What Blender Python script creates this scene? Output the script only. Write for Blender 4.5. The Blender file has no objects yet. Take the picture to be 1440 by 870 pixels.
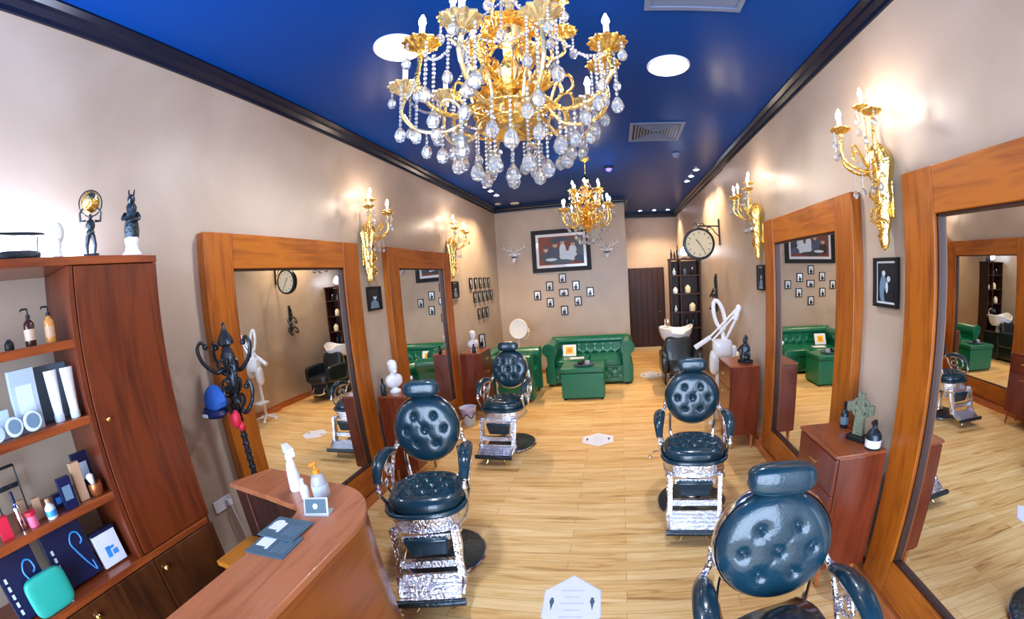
import bpy, math, random
from math import sin, cos, pi, radians as rad
from mathutils import Matrix, Vector
random.seed(7)
S = bpy.context.scene
C = S.collection
# ------------------------------------------------------------------ camera
cam = bpy.data.cameras.new('camera'); co = bpy.data.objects.new('camera', cam); C.objects.link(co); S.camera = co
cam.type = 'PANO'
cam.panorama_type = 'FISHEYE_LENS_POLYNOMIAL'
cam.sensor_fit = 'HORIZONTAL'; cam.sensor_width = 36.0; cam.sensor_height = 36.0*870/1440
cam.fisheye_fov = rad(180)
K = (0.07068911250, 1.95206122e-05, -2.31478044e-05, 2.94919153e-07)   # lens curve: angle(radius mm)
cam.shift_x = -108.4523/1440; cam.shift_y = 45.7052/870
cam.fisheye_polynomial_k0 = 0.0
cam.fisheye_polynomial_k1 = -K[0]; cam.fisheye_polynomial_k2 = -K[1]
cam.fisheye_polynomial_k3 = -K[2]; cam.fisheye_polynomial_k4 = -K[3]
YAW, PIT, ROL = -0.0750, -0.1577, -0.0564
fw = Vector((sin(YAW)*cos(PIT), cos(YAW)*cos(PIT), sin(PIT))); r0 = Vector((cos(YAW), -sin(YAW), 0)); u0 = r0.cross(fw)
ri = cos(ROL)*r0+sin(ROL)*u0; up = -sin(ROL)*r0+cos(ROL)*u0
mw = Matrix.Identity(4)
for i in range(3):
    mw[i][0] = ri[i]; mw[i][1] = up[i]; mw[i][2] = -fw[i]
mw.translation = (0, 0, 1.93)
co.matrix_world = mw
S.view_settings.view_transform = 'Standard'; S.view_settings.look = 'None'
S.view_settings.gamma = 1; S.view_settings.use_curve_mapping = False
S.view_settings.exposure = .9
S.cycles.use_denoising = True
S.cycles.max_bounces = 9; S.cycles.diffuse_bounces = 4; S.cycles.glossy_bounces = 6; S.cycles.transmission_bounces = 6
S.cycles.caustics_reflective = False; S.cycles.caustics_refractive = False
S.cycles.sample_clamp_indirect = 6
# ------------------------------------------------------------------ world + lights
w = bpy.data.worlds.new('world'); S.world = w; w.use_nodes = True
w.node_tree.nodes['Background'].inputs[0].default_value = (0.55, 0.68, 1.0, 1)
w.node_tree.nodes['Background'].inputs[1].default_value = 0.6
def light(name, kind, loc, power, col, size=.1, rot=(0, 0, 0), parent=None, spot=None, sy=None):
    l = bpy.data.lights.new(name, kind); l.energy = power; l.color = col
    if kind == 'AREA':
        l.size = size
        if sy: l.shape = 'RECTANGLE'; l.size_y = sy
    else: l.shadow_soft_size = size
    if kind == 'SPOT': l.spot_size = rad(spot or 90); l.spot_blend = .6
    o = bpy.data.objects.new(name, l); C.objects.link(o); o.location = loc; o.rotation_euler = rot
    if parent: o.parent = parent
    return o
# daylight through the shop front behind the camera
DAY = light('daylight', 'AREA', (-.42, -2.35, 1.75), 250, (.60, .76, 1.0), 3.5, (rad(90), 0, 0), sy=2.9)
# ------------------------------------------------------------------ materials
def srgb(r, g, b):
    f = lambda c: ((c/255+.055)/1.055)**2.4 if c > 10 else c/255/12.92
    return (f(r), f(g), f(b), 1)
def newmat(name):
    m = bpy.data.materials.new(name); m.use_nodes = True
    return m, m.node_tree.nodes, m.node_tree.links, m.node_tree.nodes['Principled BSDF']
def mat(name, col, rough=.5, metal=0, coat=0, emit=0, ecol=None, noise=.06, nscale=8, bump=0, bscale=40, trans=0, ior=1.45, spec=.5):
    m, N, L, b = newmat(name)
    b.inputs['Roughness'].default_value = rough; b.inputs['Metallic'].default_value = metal
    b.inputs['Coat Weight'].default_value = coat; b.inputs['Transmission Weight'].default_value = trans
    b.inputs['IOR'].default_value = ior; b.inputs['Specular IOR Level'].default_value = spec
    b.inputs['Coat Roughness'].default_value = .08
    tc = N.new('ShaderNodeTexCoord'); nz = N.new('ShaderNodeTexNoise'); nz.inputs['Scale'].default_value = nscale
    nz.inputs['Detail'].default_value = 3
    L.new(tc.outputs['Object'], nz.inputs['Vector'])
    mx = N.new('ShaderNodeMix'); mx.data_type = 'RGBA'
    L.new(nz.outputs['Fac'], mx.inputs[0])
    mx.inputs[6].default_value = tuple(min(1, c*(1-noise)) for c in col[:3])+(1,)
    mx.inputs[7].default_value = tuple(min(1, c*(1+noise)) for c in col[:3])+(1,)
    L.new(mx.outputs[2], b.inputs['Base Color'])
    if bump:
        n2 = N.new('ShaderNodeTexNoise'); n2.inputs['Scale'].default_value = bscale; L.new(tc.outputs['Object'], n2.inputs['Vector'])
        bp = N.new('ShaderNodeBump'); bp.inputs['Strength'].default_value = bump; bp.inputs['Distance'].default_value = .02
        L.new(n2.outputs['Fac'], bp.inputs['Height']); L.new(bp.outputs[0], b.inputs['Normal'])
    if emit:
        b.inputs['Emission Color'].default_value = ecol or col; b.inputs['Emission Strength'].default_value = emit
    return m
def wood(name, c1, c2, axis='Z', rough=.35, scale=3, coat=.3):
    """grain runs along axis"""
    m, N, L, b = newmat(name)
    tc = N.new('ShaderNodeTexCoord'); mp = N.new('ShaderNodeMapping')
    sc = [9*scale]*3; sc['XYZ'.index(axis)] = .9*scale
    mp.inputs['Scale'].default_value = sc
    L.new(tc.outputs['Object'], mp.inputs['Vector'])
    nz = N.new('ShaderNodeTexNoise'); nz.inputs['Scale'].default_value = .8; nz.inputs['Detail'].default_value = 6
    nz.inputs['Distortion'].default_value = 1.2
    L.new(mp.outputs[0], nz.inputs['Vector'])
    mp2 = N.new('ShaderNodeMapping'); s2 = [2.0]*3; s2['XYZ'.index(axis)] = .5; mp2.inputs['Scale'].default_value = s2
    L.new(tc.outputs['Object'], mp2.inputs['Vector'])
    wv = N.new('ShaderNodeTexNoise'); wv.inputs['Scale'].default_value = 1.6; wv.inputs['Detail'].default_value = 2; wv.inputs['Distortion'].default_value = 2
    L.new(mp2.outputs[0], wv.inputs['Vector'])
    ad = N.new('ShaderNodeMath'); ad.operation = 'ADD'; L.new(nz.outputs['Fac'], ad.inputs[0])
    ml = N.new('ShaderNodeMath'); ml.operation = 'MULTIPLY'; L.new(wv.outputs['Fac'], ml.inputs[0]); ml.inputs[1].default_value = .8
    L.new(ml.outputs[0], ad.inputs[1])
    cr = N.new('ShaderNodeValToRGB'); cr.color_ramp.elements[0].position = .62; cr.color_ramp.elements[0].color = c2
    cr.color_ramp.elements[1].position = 1.12 if False else 1.0; cr.color_ramp.elements[1].color = c1
    L.new(ad.outputs[0], cr.inputs[0]); L.new(cr.outputs[0], b.inputs['Base Color'])
    b.inputs['Roughness'].default_value = rough; b.inputs['Coat Weight'].default_value = coat; b.inputs['Coat Roughness'].default_value = .15
    return m
def plaster(name, c1, c2):
    m, N, L, b = newmat(name)
    tc = N.new('ShaderNodeTexCoord'); nz = N.new('ShaderNodeTexNoise'); nz.inputs['Scale'].default_value = 1.4; nz.inputs['Detail'].default_value = 6
    nz.inputs['Distortion'].default_value = .6
    L.new(tc.outputs['Object'], nz.inputs['Vector'])
    cr = N.new('ShaderNodeValToRGB'); cr.color_ramp.elements[0].position = .3; cr.color_ramp.elements[0].color = c2
    cr.color_ramp.elements[1].position = .7; cr.color_ramp.elements[1].color = c1
    L.new(nz.outputs['Fac'], cr.inputs[0]); L.new(cr.outputs[0], b.inputs['Base Color'])
    n2 = N.new('ShaderNodeTexNoise'); n2.inputs['Scale'].default_value = 6; n2.inputs['Detail'].default_value = 5; L.new(tc.outputs['Object'], n2.inputs['Vector'])
    bp = N.new('ShaderNodeBump'); bp.inputs['Strength'].default_value = .12; bp.inputs['Distance'].default_value = .02
    L.new(n2.outputs['Fac'], bp.inputs['Height']); L.new(bp.outputs[0], b.inputs['Normal'])
    b.inputs['Roughness'].default_value = .38
    return m
def floor_mat():
    m, N, L, b = newmat('oak_planks')
    tc = N.new('ShaderNodeTexCoord')
    br = N.new('ShaderNodeTexBrick'); br.offset = .37; br.inputs['Scale'].default_value = 1
    br.inputs['Brick Width'].default_value = 1.1; br.inputs['Row Height'].default_value = .10
    br.inputs['Mortar Size'].default_value = .0022; br.inputs['Bias'].default_value = 0
    br.inputs['Color1'].default_value = (.0, .0, .0, 1); br.inputs['Color2'].default_value = (1, 1, 1, 1); br.inputs['Mortar'].default_value = (.3, .3, .3, 1)
    L.new(tc.outputs['Object'], br.inputs['Vector'])
    mp = N.new('ShaderNodeMapping'); mp.inputs['Scale'].default_value = (2.2, 26, 1); L.new(tc.outputs['Object'], mp.inputs['Vector'])
    nz = N.new('ShaderNodeTexNoise'); nz.inputs['Scale'].default_value = 1; nz.inputs['Detail'].default_value = 5; nz.inputs['Distortion'].default_value = .8
    L.new(mp.outputs[0], nz.inputs['Vector'])
    a = N.new('ShaderNodeMath'); a.operation = 'MULTIPLY_ADD'; L.new(br.outputs['Color'], a.inputs[0]); a.inputs[1].default_value = .26; L.new(nz.outputs['Fac'], a.inputs[2])
    cr = N.new('ShaderNodeValToRGB'); e = cr.color_ramp.elements
    e[0].position = .30; e[0].color = srgb(166, 114, 56); e[1].position = .85; e[1].color = srgb(242, 208, 150)
    k = e.new(.5); k.color = srgb(224, 176, 108)
    L.new(a.outputs[0], cr.inputs[0])
    mx = N.new('ShaderNodeMix'); mx.data_type = 'RGBA'; L.new(br.outputs['Fac'], mx.inputs[0]); L.new(cr.outputs[0], mx.inputs[6]); mx.inputs[7].default_value = srgb(186, 140, 90)
    L.new(mx.outputs[2], b.inputs['Base Color']); b.inputs['Roughness'].default_value = .36
    return m
M = {}
M['wall'] = plaster('wall_plaster', srgb(200, 182, 164), srgb(180, 160, 140))
M['floor'] = floor_mat()
M['ceiling'] = mat('blue_ceiling', srgb(10, 60, 138), .3, noise=.15, nscale=.8, spec=.08)
M['crown'] = mat('navy_crown', srgb(8, 16, 38), .3)
M['frame'] = wood('mirror_wood', srgb(172, 92, 14), srgb(126, 58, 6), 'Z', .42, 3, .06)
M['frameH'] = wood('mirror_wood_h', srgb(176, 96, 16), srgb(128, 60, 6), 'X', .42, 3, .06)
M['cab'] = wood('cabinet_wood', srgb(128, 54, 30), srgb(92, 34, 16), 'Z', .3)
M['cabtop'] = wood('cabinet_top_wood', srgb(150, 78, 40), srgb(120, 56, 28), 'X', .3)
M['shelf'] = wood('bookcase_wood', srgb(108, 44, 14), srgb(72, 24, 7), 'Z', .4, 3, .1)
M['shelfH'] = wood('bookcase_board', srgb(150, 72, 32), srgb(104, 42, 16), 'Y', .3)
M['shelfD'] = wood('bookcase_lower', srgb(84, 44, 20), srgb(56, 28, 14), 'Z', .3)
M['desk'] = wood('desk_front', srgb(146, 76, 24), srgb(108, 48, 14), 'Y', .28, 2, .15)
M['desktop'] = wood('desk_top', srgb(184, 112, 74), srgb(150, 84, 52), 'Y', .3)
M['deskboard'] = wood('desk_board', srgb(200, 122, 40), srgb(170, 94, 30), 'Y', .3)
M['dark'] = wood('dark_wood', srgb(62, 28, 20), srgb(34, 14, 10), 'Z', .5, 3, .03)
M['base'] = wood('baseboard_wood', srgb(190, 110, 60), srgb(150, 78, 36), 'Y', .35)
M['mirror'] = mat('mirror_glass', (.86, .88, .88, 1), .0, 1, noise=0)
M['leather'] = mat('blue_leather', (.006, .034, .055, 1), .25, coat=.4, noise=.15, bump=.08, bscale=90)
M['blackleather'] = mat('black_leather', (.008, .012, .016, 1), .3, coat=.3)
M['green'] = mat('green_leather', srgb(14, 104, 74), .3, coat=.3, noise=.15, bump=.06, bscale=60)
M['greenD'] = mat('green_leather_flat', srgb(14, 112, 80), .38, coat=.2)
M['chrome'] = mat('chrome', (.86, .88, .92, 1), .12, 1)
M['chromeO'] = mat('ornate_chrome', (.84, .86, .92, 1), .16, 1, bump=.6, bscale=55)
M['gold'] = mat('gold', (.95, .66, .2, 1), .22, 1, bump=.35, bscale=60)
M['brass'] = mat('brass', (.8, .55, .25, 1), .25, 1)
M['crystal'] = mat('crystal', (.96, .98, 1, 1), .02, trans=.82, ior=1.6, noise=0, spec=1)
M['amber'] = mat('amber_glass', (.95, .74, .38, 1), .12, .75, trans=0, noise=.1, spec=1)
M['candle'] = mat('candle', (.95, .9, .82, 1), .4)
M['bulb'] = mat('bulb', (1, .9, .85, 1), .3, emit=60, ecol=(1, .80, .66, 1))
M['led'] = mat('led_disc', (1, 1, 1, 1), .3, emit=22, ecol=(.90, .95, 1, 1))
M['spot'] = mat('spot_lens', (1, 1, 1, 1), .3, emit=30, ecol=(1, .86, .92, 1))
M['ledblue'] = mat('shelf_led', (1, 1, 1, 1), .3, emit=130, ecol=(.62, .74, 1, 1))
M['lampglow'] = mat('lamp_glow', (1, 1, 1, 1), .3, emit=16, ecol=(.62, .74, 1, 1))
M['blueled'] = mat('small_blue_led', (.1, .1, .8, 1), .3, emit=3, ecol=(.08, .06, 1, 1))
M['white'] = mat('white_paint', (.82, .83, .86, 1), .35)
M['gloss_white'] = mat('gloss_white', (.85, .86, .9, 1), .15, coat=.5)
M['cream'] = mat('cream', srgb(224, 214, 180), .5)
M['black'] = mat('black', (.010, .010, .011, 1), .5, spec=.3)
M['iron'] = mat('black_iron', (.03, .035, .045, 1), .3, .6, bump=.3)
M['bronze'] = mat('dark_bronze', (.04, .055, .07, 1), .3, .7, bump=.3)
M['teal'] = mat('teal', srgb(44, 168, 150), .45)
M['grey'] = mat('grey_blue_card', srgb(72, 98, 112), .5)
M['pale'] = mat('pale_pack', srgb(176, 196, 208), .4)
M['paler'] = mat('paler_pack', srgb(206, 220, 232), .35)
M['navy'] = mat('navy_pack', srgb(16, 26, 66), .35)
M['bluepic'] = mat('bright_blue', srgb(60, 150, 230), .35)
M['cloth'] = mat('blue_cloth', srgb(30, 80, 160), .7, bump=.2)
M['red'] = mat('red', srgb(205, 30, 60), .5)
M['pink'] = mat('pink', srgb(225, 110, 140), .4)
M['tan'] = mat('tan_card', srgb(190, 150, 118), .5)
M['brownglass'] = mat('brown_bottle', srgb(60, 28, 26), .15, coat=.4)
M['amberbottle'] = mat('amber_bottle', srgb(196, 134, 66), .2, coat=.4)
M['copper'] = mat('copper_bowl', srgb(170, 96, 56), .25, .6)
M['vent'] = mat('vent_metal', srgb(96, 112, 146), .4)
M['ventL'] = mat('vent_slat', srgb(92, 108, 140), .4)
M['photoD'] = mat('photo_dark', srgb(22, 30, 40), .3)
M['photoL'] = mat('photo_light', srgb(190, 205, 215), .3)
M['photoM'] = mat('photo_mid', srgb(104, 130, 150), .3)
M['redpaint'] = mat('rust_paint', srgb(130, 62, 40), .5, noise=.4, nscale=5)
M['plum'] = mat('blue_grey_paint', srgb(70, 80, 104), .5, noise=.3)
M['purple'] = mat('lilac_plastic', srgb(190, 176, 220), .4)
M['clearplastic'] = mat('clear_plastic', (.85, .9, .95, 1), .12, trans=.5, noise=0)
M['orange'] = mat('orange', srgb(240, 150, 40), .4)
M['yellow'] = mat('yellow', srgb(238, 196, 60), .5)
M['sticker'] = mat('sticker', srgb(232, 234, 246), .4)
M['stickerline'] = mat('sticker_line', srgb(212, 216, 232), .4)
M['flesh'] = mat('portrait_skin', srgb(200, 170, 150), .5)
# ------------------------------------------------------------------ mesh builder
class MB:
    def __init__(s): s.v = []; s.f = []; s.mi = []; s.m = 0
    def add(s, vs, fs, X=None):
        o = len(s.v)
        s.v += [tuple(X @ Vector(p)) if X else tuple(p) for p in vs]
        s.f += [tuple(i+o for i in f) for f in fs]; s.mi += [s.m]*len(fs); return s
    def box(s, c, d, X=None, rz=0):
        x, y, z = [k/2 for k in d]
        R = Matrix.Translation(c) @ Matrix.Rotation(rz, 4, 'Z')
        if X: R = X @ R
        vs = [(a*x, b*y, e*z) for a in (-1, 1) for b in (-1, 1) for e in (-1, 1)]
        return s.add(vs, [(0, 1, 3, 2), (4, 6, 7, 5), (0, 4, 5, 1), (2, 3, 7, 6), (0, 2, 6, 4), (1, 5, 7, 3)], R)
    def bb(s, x0, x1, y0, y1, z0, z1): return s.box(((x0+x1)/2, (y0+y1)/2, (z0+z1)/2), (x1-x0, y1-y0, z1-z0))
    def lathe(s, prof, n=20, X=None, flute=0, nf=8, cap=None):
        if cap is None: cap = prof[0] != prof[-1]
        vs = []; fs = []
        for r, z in prof:
            for i in range(n):
                a = 2*pi*i/n; q = r*(1+flute*cos(nf*a)); vs.append((q*cos(a), q*sin(a), z))
        k = len(prof)
        for j in range(k-1):
            for i in range(n): fs.append((j*n+i, j*n+(i+1) % n, (j+1)*n+(i+1) % n, (j+1)*n+i))
        if cap and prof[0][0] > 1e-5: fs.append(tuple(range(n))[::-1])
        if cap and prof[-1][0] > 1e-5: fs.append(tuple((k-1)*n+i for i in range(n)))
        return s.add(vs, fs, X)
    def cyl(s, p0, p1, r0, r1=None, n=12): return s.tube([p0, p1], [r0, r0 if r1 is None else r1], n)
    def tube(s, pts, r, n=8, flat=1, closed=False):
        P = [Vector(p) for p in pts]; k = len(P)
        R = r if isinstance(r, (list, tuple)) else [r]*k
        vs = []; fs = []; prev = None
        for j, p in enumerate(P):
            if closed: t = (P[(j+1) % k]-P[j-1]).normalized()
            else: t = (P[min(j+1, k-1)]-P[max(j-1, 0)]).normalized()
            if prev is None:
                a = Vector((0, 0, 1)) if abs(t.z) < .9 else Vector((1, 0, 0)); u = (a-t*a.dot(t)).normalized()
            else: u = (prev-t*prev.dot(t)).normalized()
            prev = u; wv = t.cross(u)
            for i in range(n):
                a = 2*pi*i/n; vs.append(tuple(p+u*cos(a)*R[j]+wv*sin(a)*R[j]*flat))
        for j in range(k if closed else k-1):
            q = (j+1) % k
            for i in range(n): fs.append((j*n+i, j*n+(i+1) % n, q*n+(i+1) % n, q*n+i))
        if not closed: fs.append(tuple(range(n))[::-1]); fs.append(tuple((k-1)*n+i for i in range(n)))
        return s.add(vs, fs)
    def ell(s, c, d, n=12, m=8, p=1.0, X=None):
        """(super)ellipsoid, d = half sizes, p<1 boxier"""
        g = lambda x: math.copysign(abs(x)**p, x)
        vs = [(0, 0, -1)]; fs = []
        for j in range(1, m):
            t = -pi/2+pi*j/m
            for i in range(n):
                a = 2*pi*i/n; vs.append((g(cos(t))*g(cos(a)), g(cos(t))*g(sin(a)), g(sin(t))))
        vs.append((0, 0, 1)); L = len(vs)-1
        for i in range(n):
            fs.append((0, 1+(i+1) % n, 1+i)); fs.append((L, L-n+i, L-n+(i+1) % n))
        for j in range(m-2):
            for i in range(n): a = 1+j*n; fs.append((a+i, a+(i+1) % n, a+n+(i+1) % n, a+n+i))
        vs = [(x*d[0]+c[0], y*d[1]+c[1], z*d[2]+c[2]) for x, y, z in vs]
        return s.add(vs, fs, X)
    def prism(s, pts, z0, z1, X=None):
        n = len(pts); vs = [(x, y, z0) for x, y in pts]+[(x, y, z1) for x, y in pts]
        fs = [tuple(range(n))[::-1], tuple(range(n, 2*n))]+[(i, (i+1) % n, n+(i+1) % n, n+i) for i in range(n)]
        return s.add(vs, fs, X)
    def build(s, name, m, parent=None, smooth=True, bev=0, loc=None, rz=0):
        me = bpy.data.meshes.new(name); me.from_pydata(s.v, [], s.f)
        ms = m if isinstance(m, (list, tuple)) else [m]
        for k in ms: me.materials.append(M[k] if isinstance(k, str) else k)
        if len(ms) > 1: me.polygons.foreach_set('material_index', s.mi)
        me.update()
        o = bpy.data.objects.new(name, me); C.objects.link(o)
        if parent: o.parent = parent
        if loc is not None: o.location = loc
        o.rotation_euler = (0, 0, rz)
        if bev:
            b = o.modifiers.new('bevel', 'BEVEL'); b.width = bev; b.segments = 2; b.limit_method = 'ANGLE'
        if smooth:
            for p in me.polygons: p.use_smooth = True
            try: me.set_sharp_from_angle(angle=rad(35))
            except Exception: pass
        return o
RX = lambda a: Matrix.Rotation(rad(a), 4, 'X')
RY = lambda a: Matrix.Rotation(rad(a), 4, 'Y')
RZ = lambda a: Matrix.Rotation(rad(a), 4, 'Z')
T = lambda *p: Matrix.Translation(p)
def thing(name, label, cat, loc=(0, 0, 0), rz=0, group=None):
    o = bpy.data.objects.new(name, None); C.objects.link(o); o.empty_display_size = .1
    o.location = loc; o.rotation_euler = (0, 0, rad(rz)); return tag(o, label, cat, group)
def tag(o, label, cat, group=None):
    o['label'] = label; o['category'] = cat
    if group: o['group'] = group
    return o
def struct(o): o['kind'] = 'structure'; return o
def copy_tree(o, parent=None):
    c = o.copy(); C.objects.link(c); c.parent = parent
    for ch in list(o.children): copy_tree(ch, c)
    return c
def dup(o, label, loc, rz=0, sc=None):
    c = copy_tree(o); c['label'] = label; c.location = loc; c.rotation_euler = (0, 0, rad(rz))
    if sc: c.scale = (sc,)*3
    return c
def spline(pts, n=8):
    P = [Vector(p) for p in pts]; out = []
    for i in range(len(P)-1):
        a = P[max(i-1, 0)]; b = P[i]; c = P[i+1]; d = P[min(i+2, len(P)-1)]
        for k in range(n):
            t = k/n; out.append(.5*((2*b)+(c-a)*t+(2*a-5*b+4*c-d)*t*t+(3*b-a-3*c+d)*t**3))
    out.append(P[-1]); return out
# ------------------------------------------------------------------ the room
WL, WR, H, YB, XA, YA, YF = -2.44, 1.582, 3.507, 8.18, .24, 10.4, -2.3
XR2 = 1.60
def sbox(name, m, *a): return struct(MB().bb(*a).build(name, m, smooth=False))
sbox('floor', 'floor', WL-.2, 2.1, YF-.2, YA+.2, -.12, 0)
sbox('ceiling', 'ceiling', WL-.2, 2.1, YF-.2, YA+.2, H, H+.12)
sbox('wall_left', 'wall', WL-.15, WL, YF, YB+.15, 0, H)
sbox('wall_right', 'wall', WR, WR+.4, YF, 5.6, 0, H)
sbox('wall_right_far', 'wall', XR2, XR2+.38, 5.6, YA, 0, H)
sbox('wall_back', 'wall', WL, XA, YB, YB+.15, 0, H)
sbox('wall_far_left', 'wall', XA-.15, XA, YB+.15, YA, 0, H)
sbox('wall_far_back', 'wall', XA-.15, 2.08, YA, YA+.15, 0, H)
b = MB(); b.bb(WL, WR, YF-.12, YF, 0, .25); b.bb(WL, WR, YF-.12, YF, 3.25, H); b.bb(WL, -2.25, YF-.12, YF, .25, 3.25); b.bb(1.4, WR, YF-.12, YF, .25, 3.25)
struct(b.build('wall_front', 'wall', smooth=False))
b = MB()
for x in (-2.22, -1.02, .18, 1.37): b.bb(x-.03, x+.03, YF-.1, YF-.04, .25, 3.25)
b.bb(-2.22, 1.37, YF-.1, YF-.04, .25, .32); b.bb(-2.22, 1.37, YF-.1, YF-.04, 3.18, 3.25)
struct(b.build('window_1', 'black', smooth=False))
# crown moulding
def crown(name, x0, y0, x1, y1, nx, ny):
    b = MB(); L = math.hypot(x1-x0, y1-y0); d = Vector((x1-x0, y1-y0, 0)).normalized(); n = Vector((nx, ny, 0))
    prof = [(0, H-.10), (.018, H-.10), (.022, H-.075), (.05, H-.05), (.055, H-.03), (.09, H-.012), (.09, H), (0, H)]
    vs = []
    for q in ((x0, y0), (x1, y1)):
        for a, z in prof: vs.append((q[0]+n.x*a, q[1]+n.y*a, z))
    k = len(prof); fs = [(i, (i+1) % k, k+(i+1) % k, k+i) for i in range(k)]+[tuple(range(k)), tuple(range(k, 2*k))]
    b.add(vs, fs); return struct(b.build(name, 'crown', smooth=False))
crown('trim_1', WL, YF, WL, YB, 1, 0); crown('trim_2', WR, YF, WR, 5.6, -1, 0); crown('trim_3', XR2, 5.6, XR2, YA, -1, 0)
crown('trim_4', WL, YB, XA, YB, 0, -1); crown('trim_5', XA, YA, XR2, YA, 0, -1); crown('trim_6', XA, YB, XA, YA, 1, 0)
def baseb(name, x0, x1, y0, y1):
    b = MB(); b.bb(x0, x1, y0, y1, 0, .09)
    if x1-x0 < y1-y0:
        xx = (x0, x0+(x1-x0)*.55) if x0 < 0 else (x1-(x1-x0)*.55, x1)
        b.bb(xx[0], xx[1], y0, y1, .09, .115)
    return struct(b.build(name, 'base', smooth=False, bev=.004))
baseb('baseboard_left', WL, WL+.085, 1.0, YB); baseb('baseboard_right', WR-.085, WR, YF, 5.6)
baseb('baseboard_back', WL+.085, XA, YB-.02, YB); baseb('baseboard_right_far', XR2-.02, XR2, 5.6, YA)
# door in the alcove
b = MB()
for i in range(6): b.bb(.35+i*.143, .35+(i+1)*.143-.004, YA-.05, YA-.012, .09, 2.10)
d = struct(b.build('door_1', 'dark', smooth=False, bev=.003))
MB().bb(.32, 1.24, YA-.016, YA, .0, 2.13).build('door_frame', 'dark', d, smooth=False)
MB().bb(XA+.01, XR2-.03, YA-.14, YA-.055, 0, .085).build('door_step', 'cream', d, smooth=False, bev=.004)
b = MB(); b.tube([(1.13, YA-.05, 1.0), (1.13, YA-.085, 1.0), (1.07, YA-.085, 1.0)], .01); b.build('door_handle', 'brass', d)
# ------------------------------------------------------------------ big mirrors
def make_mirror(label, loc, rz, W=1.65):
    """local: faces -Y, x along wall, origin at floor below the centre"""
    t = thing('wall_mirror', label, 'mirror', loc, rz, 'large mirrors in wide wooden frames')
    f = .228; z0, z1 = .12, 2.432; h = W/2
    for x0, x1 in ((-h, -h+f), (h-f, h)): MB().bb(x0, x1, -.075, 0, z0, z1).build('frame_stile', 'frame', t, smooth=False, bev=.004)
    for a, c in ((z1-f, z1-.001), (z0, z0+f)): MB().bb(-h+f+.002, h-f-.002, -.073, 0, a, c).build('frame_rail', 'frameH', t, smooth=False, bev=.004)
    b = MB(); e = .012
    for x in (-h+f+e/2, h-f-e/2): b.bb(x-e/2, x+e/2, -.055, -.02, z0+f, z1-f)
    b.bb(-h+f, h-f, -.055, -.02, z1-f-e, z1-f); b.bb(-h+f, h-f, -.055, -.02, z0+f, z0+f+e)
    b.build('inner_lip', 'dark', t, smooth=False)
    MB().bb(-h+f+.001, h-f-.001, -.03, -.01, z0+f+.001, z1-f-.001).build('mirror_glass', 'mirror', t, smooth=False)
    return t
mL1 = make_mirror('large wood-framed mirror on the left wall behind the coat stand', (WL+.003, 2.463, 0), 90, 1.675)
mL2 = make_mirror('far left wood-framed mirror between the two left wall cabinets', (WL+.003, 4.675, 0), 90, 1.68)
mR2 = make_mirror('wood-framed mirror on the right wall reflecting the green sofa', (WR-.003, 3.135, 0), -90, 1.606)
mR1 = make_mirror('nearest wood-framed mirror on the right wall, cut by the photo edge', (WR-.003, 1.010, 0), -90, 1.63)
# ------------------------------------------------------------------ station cabinets
def make_cabinet(label, loc, rz, W=.48, D=.335):
    t = thing('station_cabinet', label, 'cabinet', loc, rz, 'reddish wooden station cabinets beside the mirrors')
    h = W/2; z0, z1 = .17, .955
    b = MB(); b.bb(-h, h, -D+.022, 0, z0, z1-.022); b.build('body', 'cab', t, smooth=False, bev=.003)
    MB().bb(-h-.004, h+.004, -D-.004, 0, z1-.02, z1).build('top_board', 'cabtop', t, smooth=False, bev=.003)
    dr = MB().bb(-h+.004, h-.004, -D, -D+.02, .70, .925).build('drawer', 'cab', t, smooth=False, bev=.003)
    do = MB().bb(-h+.004, h-.004, -D, -D+.02, z0+.005, .694).build('door', 'cab', t, smooth=False, bev=.003)
    for p, z in ((dr, .83), (do, .63)):
        k = MB(); k.tube([(-.035, -D-.02, z), (.035, -D-.02, z)], .006); k.cyl((-.028, -D, z), (-.028, -D-.02, z), .004); k.cyl((.028, -D, z), (.028, -D-.02, z), .004)
        k.build('handle', 'gold', p)
    for sx in (-1, 1):
        for y in (-D+.05, -.05):
            MB().cyl((sx*(h-.05), y, .18), (sx*(h-.03), y, 0), .022, .011, 10).build('leg', 'base', t)
    return t
cR1 = make_cabinet('nearest right wall cabinet carrying the celtic cross, between two mirrors', (WR, 2.078, 0), -90, .48)
cR2 = dup(cR1, 'right wall cabinet beyond the second mirror, carrying the dark statuette', (WR, 4.30, 0), -90)
cL1 = dup(cR1, 'left wall cabinet between the two mirrors, carrying a white bust', (WL, 3.568, 0), 90)
cL2 = dup(cR1, 'far left cabinet past the second mirror, behind the farthest barber chair', (WL, 5.78, 0), 90)
for c in (cR1, cR2, cL1, cL2):
    c.location.x += .088 if c.location.x < 0 else -.088   # stand clear of the baseboard
# ------------------------------------------------------------------ left product shelving
XF = -2.08
sh = thing('product_bookcase', 'tall reddish wooden shelving unit with a plain door on the left wall', 'shelving unit', (0, 0, 0))
YS0, YS1 = -.40, 1.135
for q in ((WL+.001, XF, .69, .715, .946, 2.214), (WL+.001, XF-.02, YS1-.02, YS1, .0, 2.214), (WL+.001, XF, YS0, YS0+.02, 0, 2.214)): MB().bb(*q).build('upright', 'shelf', sh, smooth=False, bev=.002)
MB().bb(WL+.001, XF+.01, YS0, YS1, 2.215, 2.25).build('top_board', 'shelfH', sh, smooth=False, bev=.003)
for z in (1.925, 1.615, 1.28):
    MB().bb(WL+.001, XF, YS0+.02, .69, z-.035, z).build('shelf_board', 'shelfH', sh, smooth=False, bev=.003)
MB().bb(WL+.001, XF, YS0+.02, YS1-.02, .91, .945).build('shelf_board', 'shelfH', sh, smooth=False, bev=.003)
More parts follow.
